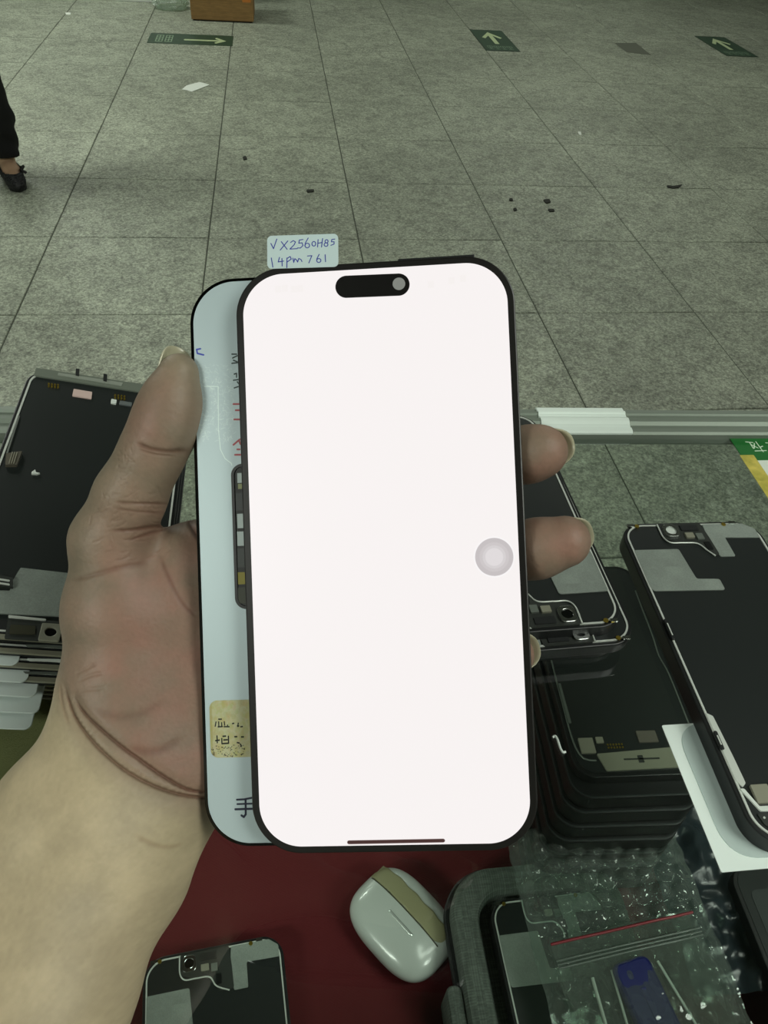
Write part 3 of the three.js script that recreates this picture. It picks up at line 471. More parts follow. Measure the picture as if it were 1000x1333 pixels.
  const stick = canvasTexture(512, 512, (c, w, h) => {
    c.fillStyle = '#b9b894'; c.fillRect(0, 0, w, h); const r = rng(8);
    for (let i = 0; i < 260; i++) { c.fillStyle = `rgba(${150 + r() * 40},${140 + r() * 40},${80 + r() * 40},${0.1 + r() * 0.12})`; c.beginPath(); c.ellipse(r() * w, r() * h, 8 + r() * 36, 8 + r() * 26, r() * 3, 0, 7); c.fill(); }
    c.fillStyle = 'rgba(150,138,70,0.35)'; c.fillRect(0, 0, 26, h);
    const k = w / 65.5, S = (wd, col, ...p) => { c.strokeStyle = col; c.lineWidth = wd * k; c.lineCap = 'butt'; c.beginPath(); p.forEach(([x, y], i) => i ? c.lineTo((x - 265 - 7.5) * k, (y - 912) * k) : c.moveTo((x - 265 - 7.5) * k, (y - 912) * k)); c.stroke(); };
    const D = '#1b1f1b';
    for (const s of [[[281, 936], [279.5, 942]], [[284.5, 936], [284.5, 942]], [[283, 942.3], [290, 942]], [[288.5, 937], [288.5, 941.5]], [[292, 936], [292.5, 941]], [[291, 942.2], [299, 942.4]], [[296, 940], [296.5, 941.5]], [[302.5, 939], [305.5, 938.6]], [[284, 933.5], [289, 933.5]], [[309, 941.5], [312, 942]], [[313.5, 942.8], [317, 942.6]], [[311, 938], [310, 943]]]) S(1.5, D, ...s);
    for (const s of [[[281.6, 952], [281.8, 961]], [[279, 958], [285.3, 957.4]], [[288, 955], [288, 961.6]], [[287.4, 961.6], [297.4, 961.2]], [[297, 952.6], [297, 961.6]], [[289, 953.2], [294, 953]], [[290, 957.4], [296, 957.2]], [[305, 954], [309, 954]], [[314, 954.4], [318, 954.4]], [[308, 960.6], [312, 961.4]], [[312.4, 962], [314.4, 965]]]) S(1.7, D, ...s);
    for (let i = 0; i < 70; i++) { const x = 279 + r() * 40, y = 963 + r() * 13; S(0.5 + r() * 0.9, `rgba(30,34,28,${0.35 + r() * 0.5})`, [x, y], [x + (r() - 0.3) * 4, y + (r() - 0.5) * 2.4]); }
    for (let i = 0; i < 22; i++) { const x = 273 + r() * 4, y = 966 + r() * 11; S(0.8, 'rgba(50,44,30,0.7)', [x, y], [x + r() * 2, y + r() * 2 - 1]); }
  });
  const sg = planarUV(extrude(roundRect(sw, shh, 0.0022, (s0.x + s1.x) / 2, (s0.y + s1.y) / 2), 0.00012, 0, 8), s0.x, s1.y, sw, shh).translate(0, 0, zf);
  mesh('paper_sticker', sg, new THREE.MeshStandardMaterial({ map: stick, roughness: 0.8 }), o, 'worn yellowish sticker with smudged black stamps');
}

// ---------------------------------------------------------------- the holding hand and forearm
{
  const o = placeHeld(thing('person', 'bare left forearm and hand holding up the lit phone display', 'person'));
  const J = (u, v, z, r) => { const p = dev(u, v, z * MM); return [p.x / MM, p.y / MM, z, r]; };
  const thumb = [J(233, 486, -4, 5.6), J(223, 525, -4.5, 7.9), J(212, 560, -5, 8.5), J(194, 598, -6.5, 8.3), J(170, 645, -9, 9.4), J(145, 705, -13, 11), J(157, 790, -17, 14.6), J(168, 880, -19, 17), J(180, 955, -19, 16.5)];
  const palm = [
    [J(200, 985, -22, 16), J(262, 738, -26, 12.5)], [J(200, 985, -22, 16), J(345, 740, -27, 12)], [J(205, 990, -23, 16), J(375, 800, -27, 12)], [J(215, 1000, -23, 15), J(385, 880, -27, 12)], [J(225, 1010, -22, 14), J(375, 965, -26, 11.5)],
    [J(262, 738, -26, 12.5), J(345, 740, -27, 12)], [J(160, 800, -18, 14), J(300, 800, -28, 13)], [J(160, 890, -20, 15), J(300, 890, -28, 13)],
  ];
  const arm = [[J(140, 946, -17, 13), J(72, 1062, -5, 16.6), J(-34, 1250, 11, 19.6), J(-120, 1420, 28, 21), J(-240, 1660, 60, 23)], [J(203, 1040, -20, 12.6), J(166, 1132, -10, 14.4), J(85, 1290, 10, 17), J(30, 1420, 24, 18.5), J(-90, 1660, 58, 21)], [J(180, 955, -19, 15.5), J(122, 1085, -6, 17), J(28, 1270, 10, 20), J(-40, 1420, 26, 21), J(-165, 1660, 58, 24)], [J(170, 960, -20, 15), J(203, 1040, -20, 12.6)], [J(200, 985, -22, 16), J(166, 1132, -10, 14.4)]];
  const fingers = [
    [J(330, 720, -27, 11.5), J(470, 560, -25, 9.2), J(560, 500, -22.5, 8.2), J(618, 470, -21, 7)],
    [J(345, 740, -27, 11.5), J(500, 650, -25, 9.4), J(622, 606, -20.6, 8.1), J(690, 591, -12.6, 7.8), J(706, 587.5, -11, 7.2)],
    [J(375, 800, -27, 11.5), J(510, 755, -25, 9.6), J(634, 727, -20.8, 8.3), J(700, 714, -13, 8.2), J(735, 705, -11, 7.3)],
    [J(385, 880, -27, 11), J(510, 880, -25, 9), J(600, 866, -21, 7.8), J(664, 853, -15, 6.9)],
    [J(375, 965, -26, 10.5), J(470, 980, -24, 8), J(545, 975, -21, 7), J(600, 962, -20, 6.2)],
  ];
  const WRIST = 0.004;
  const grooves = [[[84, 915], [97, 930], [137, 963], [175, 994], [208, 1024], [236, 1047], [266, 1056]], [[66, 904], [74, 919], [90, 942], [142, 991], [189, 1027], [236, 1055], [268, 1067]]].map((c) => c.map(([u, v]) => { const p = dev(u, v, WRIST); return [p.x / MM, p.y / MM]; }));
  const distTo = (x, y, line) => { let d = 1e9; for (let i = 0; i + 1 < line.length; i++) { const [ax, ay] = line[i], bx = line[i + 1][0] - ax, by = line[i + 1][1] - ay, t = clamp(((x - ax) * bx + (y - ay) * by) / (bx * bx + by * by), 0, 1); d = Math.min(d, Math.hypot(x - ax - t * bx, y - ay - t * by)); } return d; };
  const field = (x, y, z) => {
    let d = chain(x, y, z, thumb, 5);
    for (const c of palm) d = smin(d, cone(x, y, z, c[0], c[1]), 9);
    for (const c of arm) d = smin(d, chain(x, y, z, c, 6), 12);
    let f = 1e9; for (const c of fingers) f = smin(f, chain(x, y, z, c, 3), 0.8);
    d = smin(d, f, 5);
    if (z > -22 && d < 4 && y < -30) { const e = Math.min(distTo(x, y, grooves[0]), distTo(x, y, grooves[1]) * 1.05); d += 0.85 * Math.exp(-(e * e) / 2.2); }
    return d;
  };
  const g = netMesh(field, [-205, -255, -52], [72, 62, 94], 1.1, true);
  const X0 = -130, Y0 = -190, W = 210, H = 260;   // texture sheet laid over the palm, in millimetres
  g.scale(MM, MM, MM); planarUV(g, X0 * MM, Y0 * MM, W * MM, H * MM);
  const SX = 840, SY = 1040, bump = new Float32Array(SX * SY), red = new Float32Array(SX * SY);
  const grooves0 = [[84, 915], [97, 930], [137, 963], [175, 994], [208, 1024], [236, 1047], [266, 1056]], grooves1 = [[66, 904], [74, 919], [90, 942], [142, 991], [189, 1027], [236, 1055], [268, 1067]];
  const mark = (pts, width, depth, tint, zs = -0.006) => { const c = pts.map(([u, v]) => { const p = dev(u, v, zs); return [(p.x / MM - X0) / W * SX, (p.y / MM - Y0) / H * SY]; });
    const curve = new THREE.CatmullRomCurve3(c.map(([x, y]) => V(x, y, 0))).getPoints(pts.length * 60), w = width / 0.25;
    for (let i = 0; i < curve.length; i++) { const p = curve[i], fade = Math.min(1, Math.min(i, curve.length - 1 - i) / (curve.length * 0.16)), R = Math.ceil(w * 2.4);
      for (let y = Math.max(0, Math.floor(p.y - R)); y <= Math.min(SY - 1, p.y + R); y++) for (let x = Math.max(0, Math.floor(p.x - R)); x <= Math.min(SX - 1, p.x + R); x++) { const e = Math.exp(-((x - p.x) ** 2 + (y - p.y) ** 2) / (w * w)) * fade, k = y * SX + x; bump[k] = Math.max(bump[k], e * depth); red[k] = Math.max(red[k], e * tint); } } };
  for (const [pts, w, d, t, zs] of [
    [grooves0, 0.42, 1, 0.8, WRIST], [grooves1, 0.42, 1, 0.8, WRIST], [[[78, 890], [88, 915], [104, 938]], 0.5, 0.5, 0.3], [[[195, 1065], [225, 1090], [240, 1095]], 0.5, 0.35, 0.25],
    [[[192, 582], [212, 590], [232, 592], [248, 588]], 0.6, 0.7, 0.5], [[[196, 590], [216, 596], [236, 597]], 0.4, 0.4, 0.3], [[[163, 656], [190, 657], [215, 656]], 0.45, 0.6, 0.4], [[[160, 663], [185, 667], [208, 668]], 0.4, 0.35, 0.3],
    [[[150, 692], [180, 690], [205, 682], [217, 672]], 0.55, 0.7, 0.5], [[[170, 705], [190, 695], [210, 678]], 0.4, 0.5, 0.4], [[[218, 672], [235, 688], [250, 706], [262, 725]], 0.6, 0.9, 0.7], [[[222, 668], [240, 673], [258, 680]], 0.5, 0.7, 0.6], [[[196, 720], [215, 755], [235, 790], [252, 805]], 0.6, 0.4, 0.35], [[[205, 735], [222, 770], [244, 800]], 0.5, 0.35, 0.3],
    [[[95, 757], [130, 748], [165, 738], [190, 733]], 0.7, 0.4, 0.3], [[[105, 875], [120, 868], [135, 860]], 0.5, 0.4, -0.2], [[[110, 884], [130, 875], [145, 872]], 0.5, 0.4, -0.2], [[[100, 900], [125, 893], [150, 890]], 0.6, 0.35, -0.2], [[[130, 915], [160, 925], [190, 925], [215, 912]], 1.2, 0.35, 0.2], [[[180, 965], [210, 972], [240, 960]], 1.2, 0.4, 0.3]]) mark(pts, w, d, t, zs);
  const R = rng(12); for (let i = 0; i < 60; i++) { const u = 120 + R() * 95, v = 640 + R() * 90, a = R() < 0.5 ? 0.2 + R() * 0.6 : 1.2 + R() * 0.7, l = 6 + R() * 14; mark([[u - Math.cos(a) * l / 2, v + Math.sin(a) * l / 2], [u, v + R() * 2], [u + Math.cos(a) * l / 2, v - Math.sin(a) * l / 2]], 0.3, 0.1 + 0.18 * R(), 0.07); }
  for (let i = 0; i < 40; i++) { const u = 165 + R() * 25, v = 585 + R() * 70, a = R() * 3, l = 4 + R() * 9; mark([[u - Math.cos(a) * l / 2, v + Math.sin(a) * l / 2], [u, v + R()], [u + Math.cos(a) * l / 2, v - Math.sin(a) * l / 2]], 0.3, 0.1 + 0.14 * R(), 0.05); }
  // skin tone: paler and yellower on the forearm, rosier on the palm, the thumb and the fingertips
  const spot = (u, v) => { const p = dev(u, v, -0.006); return [p.x / MM, p.y / MM]; };
  const rosy = [[...spot(205, 545), 9, 1.0], [...spot(180, 830), 26, 0.55], [...spot(210, 700), 15, 0.5], [...spot(230, 900), 20, 0.5], [...spot(245, 1000), 10, 0.4], [...spot(720, 590), 14, 0.9], [...spot(740, 710), 14, 0.9], [...spot(680, 850), 14, 0.9], [...spot(430, 850), 40, 0.6]];
  const line = [spot(40, 890), spot(268, 1085)];
  const tone = dataTexture(SX, SY, (i, j) => {
    const x = X0 + i / SX * W, y = Y0 + j / SY * H; let r = 0; for (const [a, b, s, k] of rosy) r += k * Math.exp(-((x - a) ** 2 + (y - b) ** 2) / (2 * s * s));
    const side = ((line[1][0] - line[0][0]) * (y - line[0][1]) - (line[1][1] - line[0][1]) * (x - line[0][0])) / Math.hypot(line[1][0] - line[0][0], line[1][1] - line[0][1]);
    const hand = sstep(side, -4, 10), mott = fbm(x / 7 + 30, y / 7 + 60, 4) - 0.5, fine = fbm(x * 1.1, y * 1.1, 3) - 0.5; r = clamp(r * (0.62 + mott * 0.9), 0, 1) * hand;
    const c = Math.max(-0.2, red[j * SX + i]), base = [lerp(180, 138, hand), lerp(164, 128, hand), lerp(134, 108, hand)];
    const k = 1 + mott * 0.2 + fine * 0.07;
    return [(lerp(base[0], 140, r) * k - 52 * c) / 255, (lerp(base[1], 107, r) * k - 62 * c) / 255, (lerp(base[2], 93, r) * k - 58 * c) / 255];
  }, true, false);
  const relief = dataTexture(SX, SY, (i, j) => { const x = i / 4, y = j / 4; return 0.82 - 0.75 * bump[j * SX + i] + 0.16 * (fbm(x * 1.3, y * 1.3, 3) - 0.5) + 0.05 * (fbm(x * 4, y * 4, 2) - 0.5); }, false, false);
  mesh('bare_arm', g, new THREE.MeshPhysicalMaterial({ map: tone, bumpMap: relief, bumpScale: 0.0007, roughness: 0.5, specularIntensity: 0.7 }), o);
  // nails: curved shells on the far side of the tips
  const nailMat = phys(srgb(190, 186, 158), 0.3, { clearcoat: 0.5 });
  const nail = (tip, from, back, r, before, beyond, spread) => {
    const c = V(...tip), ax = c.clone().sub(V(...from)).normalize(), dn = back.clone().addScaledVector(ax, -back.dot(ax)).normalize(), sd = ax.clone().cross(dn), N = 12, M = 14, pos = [], idx = [];
    for (let s = 0; s < 2; s++) for (let i = 0; i <= N; i++) for (let j = 0; j <= M; j++) { const t = (j / M - 0.5) * 2, an = t * spread, end = beyond * Math.pow(Math.max(0, 1 - Math.pow(Math.abs(t), 2.6)), 0.6), l = lerp(-before, end, i / N), droop = Math.max(0, l) ** 2 * 0.010, rr = r - s * 0.45 - droop;
      pos.push(...c.clone().addScaledVector(ax, l).addScaledVector(dn, Math.cos(an) * rr).addScaledVector(sd, Math.sin(an) * rr).multiplyScalar(MM).toArray()); }
    const K = (N + 1) * (M + 1), at = (s, i, j) => s * K + i * (M + 1) + j;
    for (let i = 0; i < N; i++) for (let j = 0; j < M; j++) { idx.push(at(0, i, j), at(0, i, j + 1), at(0, i + 1, j), at(0, i + 1, j), at(0, i, j + 1), at(0, i + 1, j + 1), at(1, i, j), at(1, i + 1, j), at(1, i, j + 1), at(1, i + 1, j), at(1, i + 1, j + 1), at(1, i, j + 1)); }
    for (let j = 0; j < M; j++) idx.push(at(0, N, j), at(0, N, j + 1), at(1, N, j), at(1, N, j), at(0, N, j + 1), at(1, N, j + 1));
    const ng = new THREE.BufferGeometry(); ng.setAttribute('position', new THREE.Float32BufferAttribute(pos, 3)); ng.setIndex(idx); ng.computeVertexNormals(); mesh('nail', ng, nailMat, o);
  };
  const pt = (a) => a.slice(0, 3);
  nail(pt(thumb[0]), pt(thumb[1]), V(-0.72, 0.12, -0.7), 6.0, 7.5, 7.4, 1.25);
  nail(pt(fingers[1][4]), pt(fingers[1][3]), V(0.25, 0.2, -1), 6.6, 6, 7.9, 1.15);
  nail(pt(fingers[2][4]), pt(fingers[2][3]), V(0.25, 0.2, -1), 6.7, 6, 8.0, 1.15);
  nail(pt(fingers[3][3]), pt(fingers[3][2]), V(0.2, 0, -1), 6.6, 6, 7.4, 1.15);
  nail(pt(fingers[0][3]), pt(fingers[0][2]), V(0, 0, -1), 6.7, 6, 8, 1.15);
  nail(pt(fingers[4][3]), pt(fingers[4][2]), V(0, 0, -1), 5.9, 5, 7, 1.15);
}
// ---------------------------------------------------------------- earbud case on the red cloth
{
  const topY = EYE - 0.468, c = onLevel(525, 1193, topY), a = 0.0308, b = 0.0232, h = 0.0110;
  const o = thing('earbud_case', 'glossy white earbud charging case with a strip of old tape, on the red cloth', 'earbud case', V(c.x, SHELF + 0.003, c.z));
  const p0 = onLevel(468, 1188, topY), p1 = onLevel(538, 1262, topY); o.rotation.y = -Math.atan2(p1.z - p0.z, p1.x - p0.x) - 0.03;
  const E1 = 3.0, E2 = 2.25, pw = (v, e) => Math.sign(v) * Math.pow(Math.abs(v), 2 / e);
  const surf = (th, ph) => { const cp = pw(Math.cos(ph), E2); return V(a * pw(Math.cos(th), E1) * cp, h + h * pw(Math.sin(ph), E2), b * pw(Math.sin(th), E1) * cp); };
  const N = 96, M = 48, pos = [], idx = []; for (let i = 0; i <= M; i++) for (let j = 0; j < N; j++) { let f = i / M * 2 - 1; f = Math.sign(f) * Math.pow(Math.abs(f), 0.8); pos.push(...surf(j / N * Math.PI * 2, f * Math.PI / 2).toArray()); }
  for (let i = 0; i < M; i++) for (let j = 0; j < N; j++) { const k = (j + 1) % N; idx.push(i * N + j, (i + 1) * N + j, i * N + k, i * N + k, (i + 1) * N + j, (i + 1) * N + k); }
  const g = new THREE.BufferGeometry(); g.setAttribute('position', new THREE.Float32BufferAttribute(pos, 3)); g.setIndex(idx); g.computeVertexNormals();
  mesh('case_shell', g, phys(srgb(196, 204, 198), 0.28, { clearcoat: 0.6, clearcoatRoughness: 0.12 }), o);
  const height = (x, z) => { const q = Math.pow(Math.pow(Math.abs(x / a), E1) + Math.pow(Math.abs(z / b), E1), 1 / E1); return q >= 1 ? h : h + h * Math.pow(1 - Math.pow(q, E2), 1 / E2); };
  const patch = (name, x0, x1, z0, z1, lift, mat, label, shape, nx = 40, nz = 10) => {
    const P = [], I = []; for (let s = 0; s < 2; s++) for (let i = 0; i <= nx; i++) for (let j = 0; j <= nz; j++) { let u = i / nx, v = j / nz; let x = lerp(x0, x1, u), z = lerp(z0, z1, v); if (shape) [x, z] = shape(x, z, u, v); P.push(x, height(x, z) + (s ? -0.0004 : lift), z); }
    const K = (nx + 1) * (nz + 1), at = (s, i, j) => s * K + i * (nz + 1) + j, Q = (p, q, r, t) => I.push(p, q, r, r, q, t);
    for (let i = 0; i < nx; i++) for (let j = 0; j < nz; j++) { Q(at(0, i, j), at(0, i, j + 1), at(0, i + 1, j), at(0, i + 1, j + 1)); }
    for (let i = 0; i < nx; i++) { Q(at(0, i, 0), at(0, i + 1, 0), at(1, i, 0), at(1, i + 1, 0)); Q(at(0, i + 1, nz), at(0, i, nz), at(1, i + 1, nz), at(1, i, nz)); }
    for (let j = 0; j < nz; j++) { Q(at(0, 0, j + 1), at(0, 0, j), at(1, 0, j + 1), at(1, 0, j)); Q(at(0, nx, j), at(0, nx, j + 1), at(1, nx, j), at(1, nx, j + 1)); }
    const G = new THREE.BufferGeometry(); G.setAttribute('position', new THREE.Float32BufferAttribute(P, 3)); G.setIndex(I); G.computeVertexNormals(); return mesh(name, G, mat, o, label);
  };
  const tapeTex = dataTexture(128, 64, (x, y) => { const k = fbm(x / 12, y / 10, 4), s = fbm(x / 4 + 40, y / 4, 3) > 0.66 ? 0.6 : 1; return [0.66 * (0.7 + 0.5 * k) * s, 0.65 * (0.7 + 0.5 * k) * s, 0.47 * (0.7 + 0.5 * k) * s]; });
  tapeTex.repeat.set(1, 1);
  const tm = patch('tape_strip', -0.0302, 0.0245, -0.0146, -0.0036, 0.0004, new THREE.MeshStandardMaterial({ color: srgb(150, 148, 112), roughness: 0.55 }), 'strip of yellowed dirty tape along the lid', (x, z, u, v) => { const e = Math.pow(Math.abs(v - 0.5) * 2, 3); return [x - (u > 0.9 ? (u - 0.9) * 10 * 0.004 * e : 0), z + 0.0004 * Math.sin(x * 500)]; });
  patch('dirt_edge', -0.0290, 0.0240, -0.0036, -0.0031, 0.0005, std(srgb(72, 70, 48), 0.7), undefined, undefined, 40, 2);
  patch('hinge_bar', -0.0075, 0.0105, 0.0030, 0.0046, 0.00025, std(srgb(206, 214, 208), 0.25, 0.4), 'thin metal hinge bar', undefined, 16, 3);
}

// ---------------------------------------------------------------- bubble wrap bag with a zip bag of tools on it
{
  const wrapMat = phys(srgb(222, 232, 226), 0.03, { transmission: 0.93, thickness: 0, ior: 1.65 });
  const o = thing('bubble_wrap', 'clear bubble wrap pouch lying on the grey fabric pouch under the glass', 'bubble wrap', V(0.168, EYE - 0.4365, -0.1110)); o.rotation.y = 0.02;
  const W = 0.100, L = 0.144, surfaceSheet = (w, d, nx, nz, fh, edge) => { const g = new THREE.PlaneGeometry(w, d, nx, nz).rotateX(-Math.PI / 2), p = g.attributes.position; for (let i = 0; i < p.count; i++) { const x = p.getX(i), z = p.getZ(i); p.setXYZ(i, x + (edge ? edge(x, z) : 0), fh(x, z), z + (edge ? edge(z + 5, x) : 0)); } g.computeVertexNormals(); return g; };
  const crinkle = (x, z) => 0.0040 * (fbm(x * 60 + 3, z * 60, 3) - 0.5) + 0.0024 * (Math.abs(fbm(x * 170, z * 150 + 9, 3) - 0.5)) ;
  const pitch = 0.0112, bubble = (x, z) => { const row = Math.round(z / (pitch * 0.866)), off = (row & 1) ? pitch / 2 : 0, bx = Math.round((x - off) / pitch) * pitch + off, bz = row * pitch * 0.866, r = Math.hypot(x - bx, z - bz) / 0.0047, sq = 0.6 + 0.6 * hash3(Math.round(bx * 1e4), row, 7); return r < 1 ? 0.0052 * sq * Math.pow(1 - r * r, 0.45) : 0; };
  const rag = (x, z) => Math.abs(x) > W / 2 - 0.0025 ? 0.0022 * (fbm(z * 160, 3, 3) - 0.5) : 0;
  const seal = (x, z) => sstep(W / 2 - Math.abs(x), 0.001, 0.010) * sstep(L / 2 - Math.abs(z), 0.001, 0.010);
  mesh('bubble_sheet', surfaceSheet(W, L, 150, 190, (x, z) => 0.0012 + crinkle(x, z) + seal(x, z) * (0.003 + bubble(x, z)), rag), wrapMat, o);
  mesh('back_sheet', surfaceSheet(W, L, 60, 80, (x, z) => crinkle(x, z + 1) - seal(x, z) * 0.002, rag), wrapMat, o);
  // small clear zip bag on top
  const zip = thing('zip_bag', 'small clear zip bag with a red strip lying on the bubble wrap', 'plastic bag', V(0.1675, EYE - 0.4285, -0.0845)); zip.rotation.y = 0.10;
  const ZW = 0.080, ZL = 0.078, zc = (x, z) => 0.0022 * (fbm(x * 70 + 11, z * 50 + 5, 3) - 0.5) + 0.0014 * Math.abs(fbm(x * 170, z * 120, 2) - 0.5);
  const bagMat = phys(srgb(224, 232, 226), 0.04, { transmission: 0.95, thickness: 0, ior: 1.6 });
  mesh('bag_front', surfaceSheet(ZW, ZL, 110, 100, (x, z) => 0.0052 + zc(x, z) + 0.002 * sstep(z, -0.02, 0.0)), bagMat, zip);
  mesh('bag_back', surfaceSheet(ZW, ZL, 60, 60, (x, z) => 0.0004 + zc(x, z + 2) * 0.6), bagMat, zip);
  const across = (z, r) => tube(Array.from({ length: 9 }, (_, i) => V(-ZW / 2 + ZW * i / 8, 0.0062 + zc(-ZW / 2 + ZW * i / 8, z), z)), r, 40, 6);
  mesh('red_strip', across(-ZL / 2 + 0.0018, 0.0007), std(srgb(128, 26, 40), 0.4), zip, 'thin dark red strip');
  for (const dz of [0.0095, 0.0112, 0.0128]) mesh('zip_ridge', across(-ZL / 2 + dz, 0.0005), phys(srgb(150, 162, 154), 0.3, { transmission: 0.7, thickness: 0 }), zip);
  // tools in the zip bag
  const yT = EYE - 0.4250;
  const P = (u, v) => onLevel(u, v, yT);
  const lever = thing('pry_tool', 'dark blue plastic handle of a tool inside the zip bag', 'tool', P(823, 1262).setY(yT - 0.0035));
  { const far = P(823, 1262), dirn = onLevel(862, 1345, yT).sub(far), ang = Math.atan2(dirn.x, dirn.z); lever.rotation.y = ang;
    const sh = roundPoly([[-0.0105, 0.001], [-0.0102, -0.05], [-0.0090, -0.075], [0.0090, -0.075], [0.0102, -0.05], [0.0105, 0.001], [0.0082, 0.0045], [-0.0082, 0.0045]], 0.003);
    mesh('handle', flat(extrude(sh, 0.0062, 0.0018)), std(srgb(24, 29, 88), 0.3), lever); mesh('grip_groove', rbox(0.0026, 0.0006, 0.05, 0.0002, 0, 0.0062, 0.034), std(srgb(18, 24, 88), 0.4), lever); mesh('tool_tip', rbox(0.007, 0.0014, 0.03, 0.0005, 0, 0.003, 0.088), chrome, lever); }
  const rod = (label, u0, v0, u1, v1, r = 0.0009) => { const a = P(u0, v0), b = P(u1, v1), d = b.clone().sub(a), e = a.clone().addScaledVector(d, 1.5).setY(yT - 0.002); a.setY(yT - 0.001); return tag(mesh('metal_pin', tube([a, a.clone().lerp(e, 0.5), e], r, 12, 8), bright), label, 'pin', 'metal pins in the zip bag'); };
  rod('thin metal pin in the zip bag, leftmost beside the blue handle', 772, 1272, 790, 1333); rod('thin metal pin in the zip bag between the leftmost pin and the blue handle', 797, 1262, 818, 1333, 0.0007);
  rod('long metal pin in the zip bag just right of the blue handle', 852, 1270, 880, 1333); rod('long metal pin in the zip bag, farthest right of the blue handle', 857, 1250, 908, 1333, 0.0007);
}

// ---------------------------------------------------------------- card taped on the glass at the right edge
{
  const a = onLevel(944, 565, GLASS), b = onLevel(1004, 668, GLASS), w = 0.14, d = b.z - a.z + 0.02, o = thing('printed_card', 'green and white printed card held with yellow tape on the glass by the rail', 'card', V(a.x + w / 2, GLASS + 0.0001, a.z + d / 2)); o.rotation.y = TURN * 0.4;
  const map = canvasTexture(1024, 512, (g, W, H) => { const k = W / w, hd = 0.0210 * k; g.fillStyle = '#dfe8dc'; g.fillRect(0, 0, W, H); g.fillStyle = '#1d6b2c'; g.fillRect(0, 0, W, hd);
    g.strokeStyle = '#dff0d8'; g.lineWidth = 0.0006 * k; g.lineCap = 'round'; const S = (...p) => { g.beginPath(); p.forEach(([x, y], i) => i ? g.lineTo(x * k * MM, y * k * MM) : g.moveTo(x * k * MM, y * k * MM)); g.stroke(); };
    const u = 8.2, v = 7.5; S([u, v], [u + 4.2, v + 0.6]); S([u + 2.2, v + 0.6], [u + 2.0, v + 5]); S([u + 2.2, v + 2], [u + 5, v + 4.6]); S([u + 4.8, v + 1.2], [u + 2.6, v + 4.8]); S([u + 6.4, v], [u + 6.6, v + 7.5]); S([u + 2, v + 6.8], [u + 9, v + 6.6]); S([u + 6.6, v + 4.2], [u + 8.6, v + 3.4]);
    for (let i = 0; i < 3; i++) { const x = u + 12 + i * 12; S([x, v + 1], [x + 6, v + 1.4]); S([x + 3, v], [x + 2.6, v + 7]); S([x, v + 4], [x + 6.4, v + 3.6]); S([x + 1, v + 7], [x + 6, v + 6.6]); }
    g.strokeStyle = '#2f5a3a'; g.lineWidth = 0.0012 * k; g.beginPath(); g.arc(0.030 * k, 0.030 * k, 0.006 * k, 2.2, 6.8); g.stroke(); });
  mesh('card', flat(planarUV(extrude(roundRect(w, d, 0.0008), 0.0004), -w / 2, -d / 2, w, d)), new THREE.MeshStandardMaterial({ map, roughness: 0.5 }), o);
  const ytex = dataTexture(64, 64, (x, y) => { const n = fbm(x / 9, y / 9, 4); return [0.62 + 0.3 * n, 0.60 + 0.24 * n, 0.24 + 0.2 * n]; }); ytex.repeat.set(40, 40);
  const ym = new THREE.MeshStandardMaterial({ map: ytex, roughness: 0.35 });
  mesh('yellow_tape', flat(extrude(roundPoly([[-w / 2 - 0.001, d / 2 - 0.0215], [-w / 2 + 0.0075, d / 2 - 0.0215], [-w / 2 + 0.0070, -d / 2 - 0.006], [-w / 2 - 0.0015, -d / 2 - 0.004]], 0.0006), 0.00015)).translate(0, 0.0004, 0), ym, o, 'yellowed strip of tape along the left edge');
  mesh('yellow_tape', flat(extrude(roundPoly([[-w / 2 - 0.003, d / 2 - 0.0045], [w / 2, d / 2 - 0.004], [w / 2, d / 2 + 0.0003], [-w / 2 - 0.002, d / 2]], 0.0006), 0.00015)).translate(0, 0.0004, 0), new THREE.MeshStandardMaterial({ color: srgb(168, 140, 62), roughness: 0.4 }), o, 'brownish strip of tape along the rail');
}

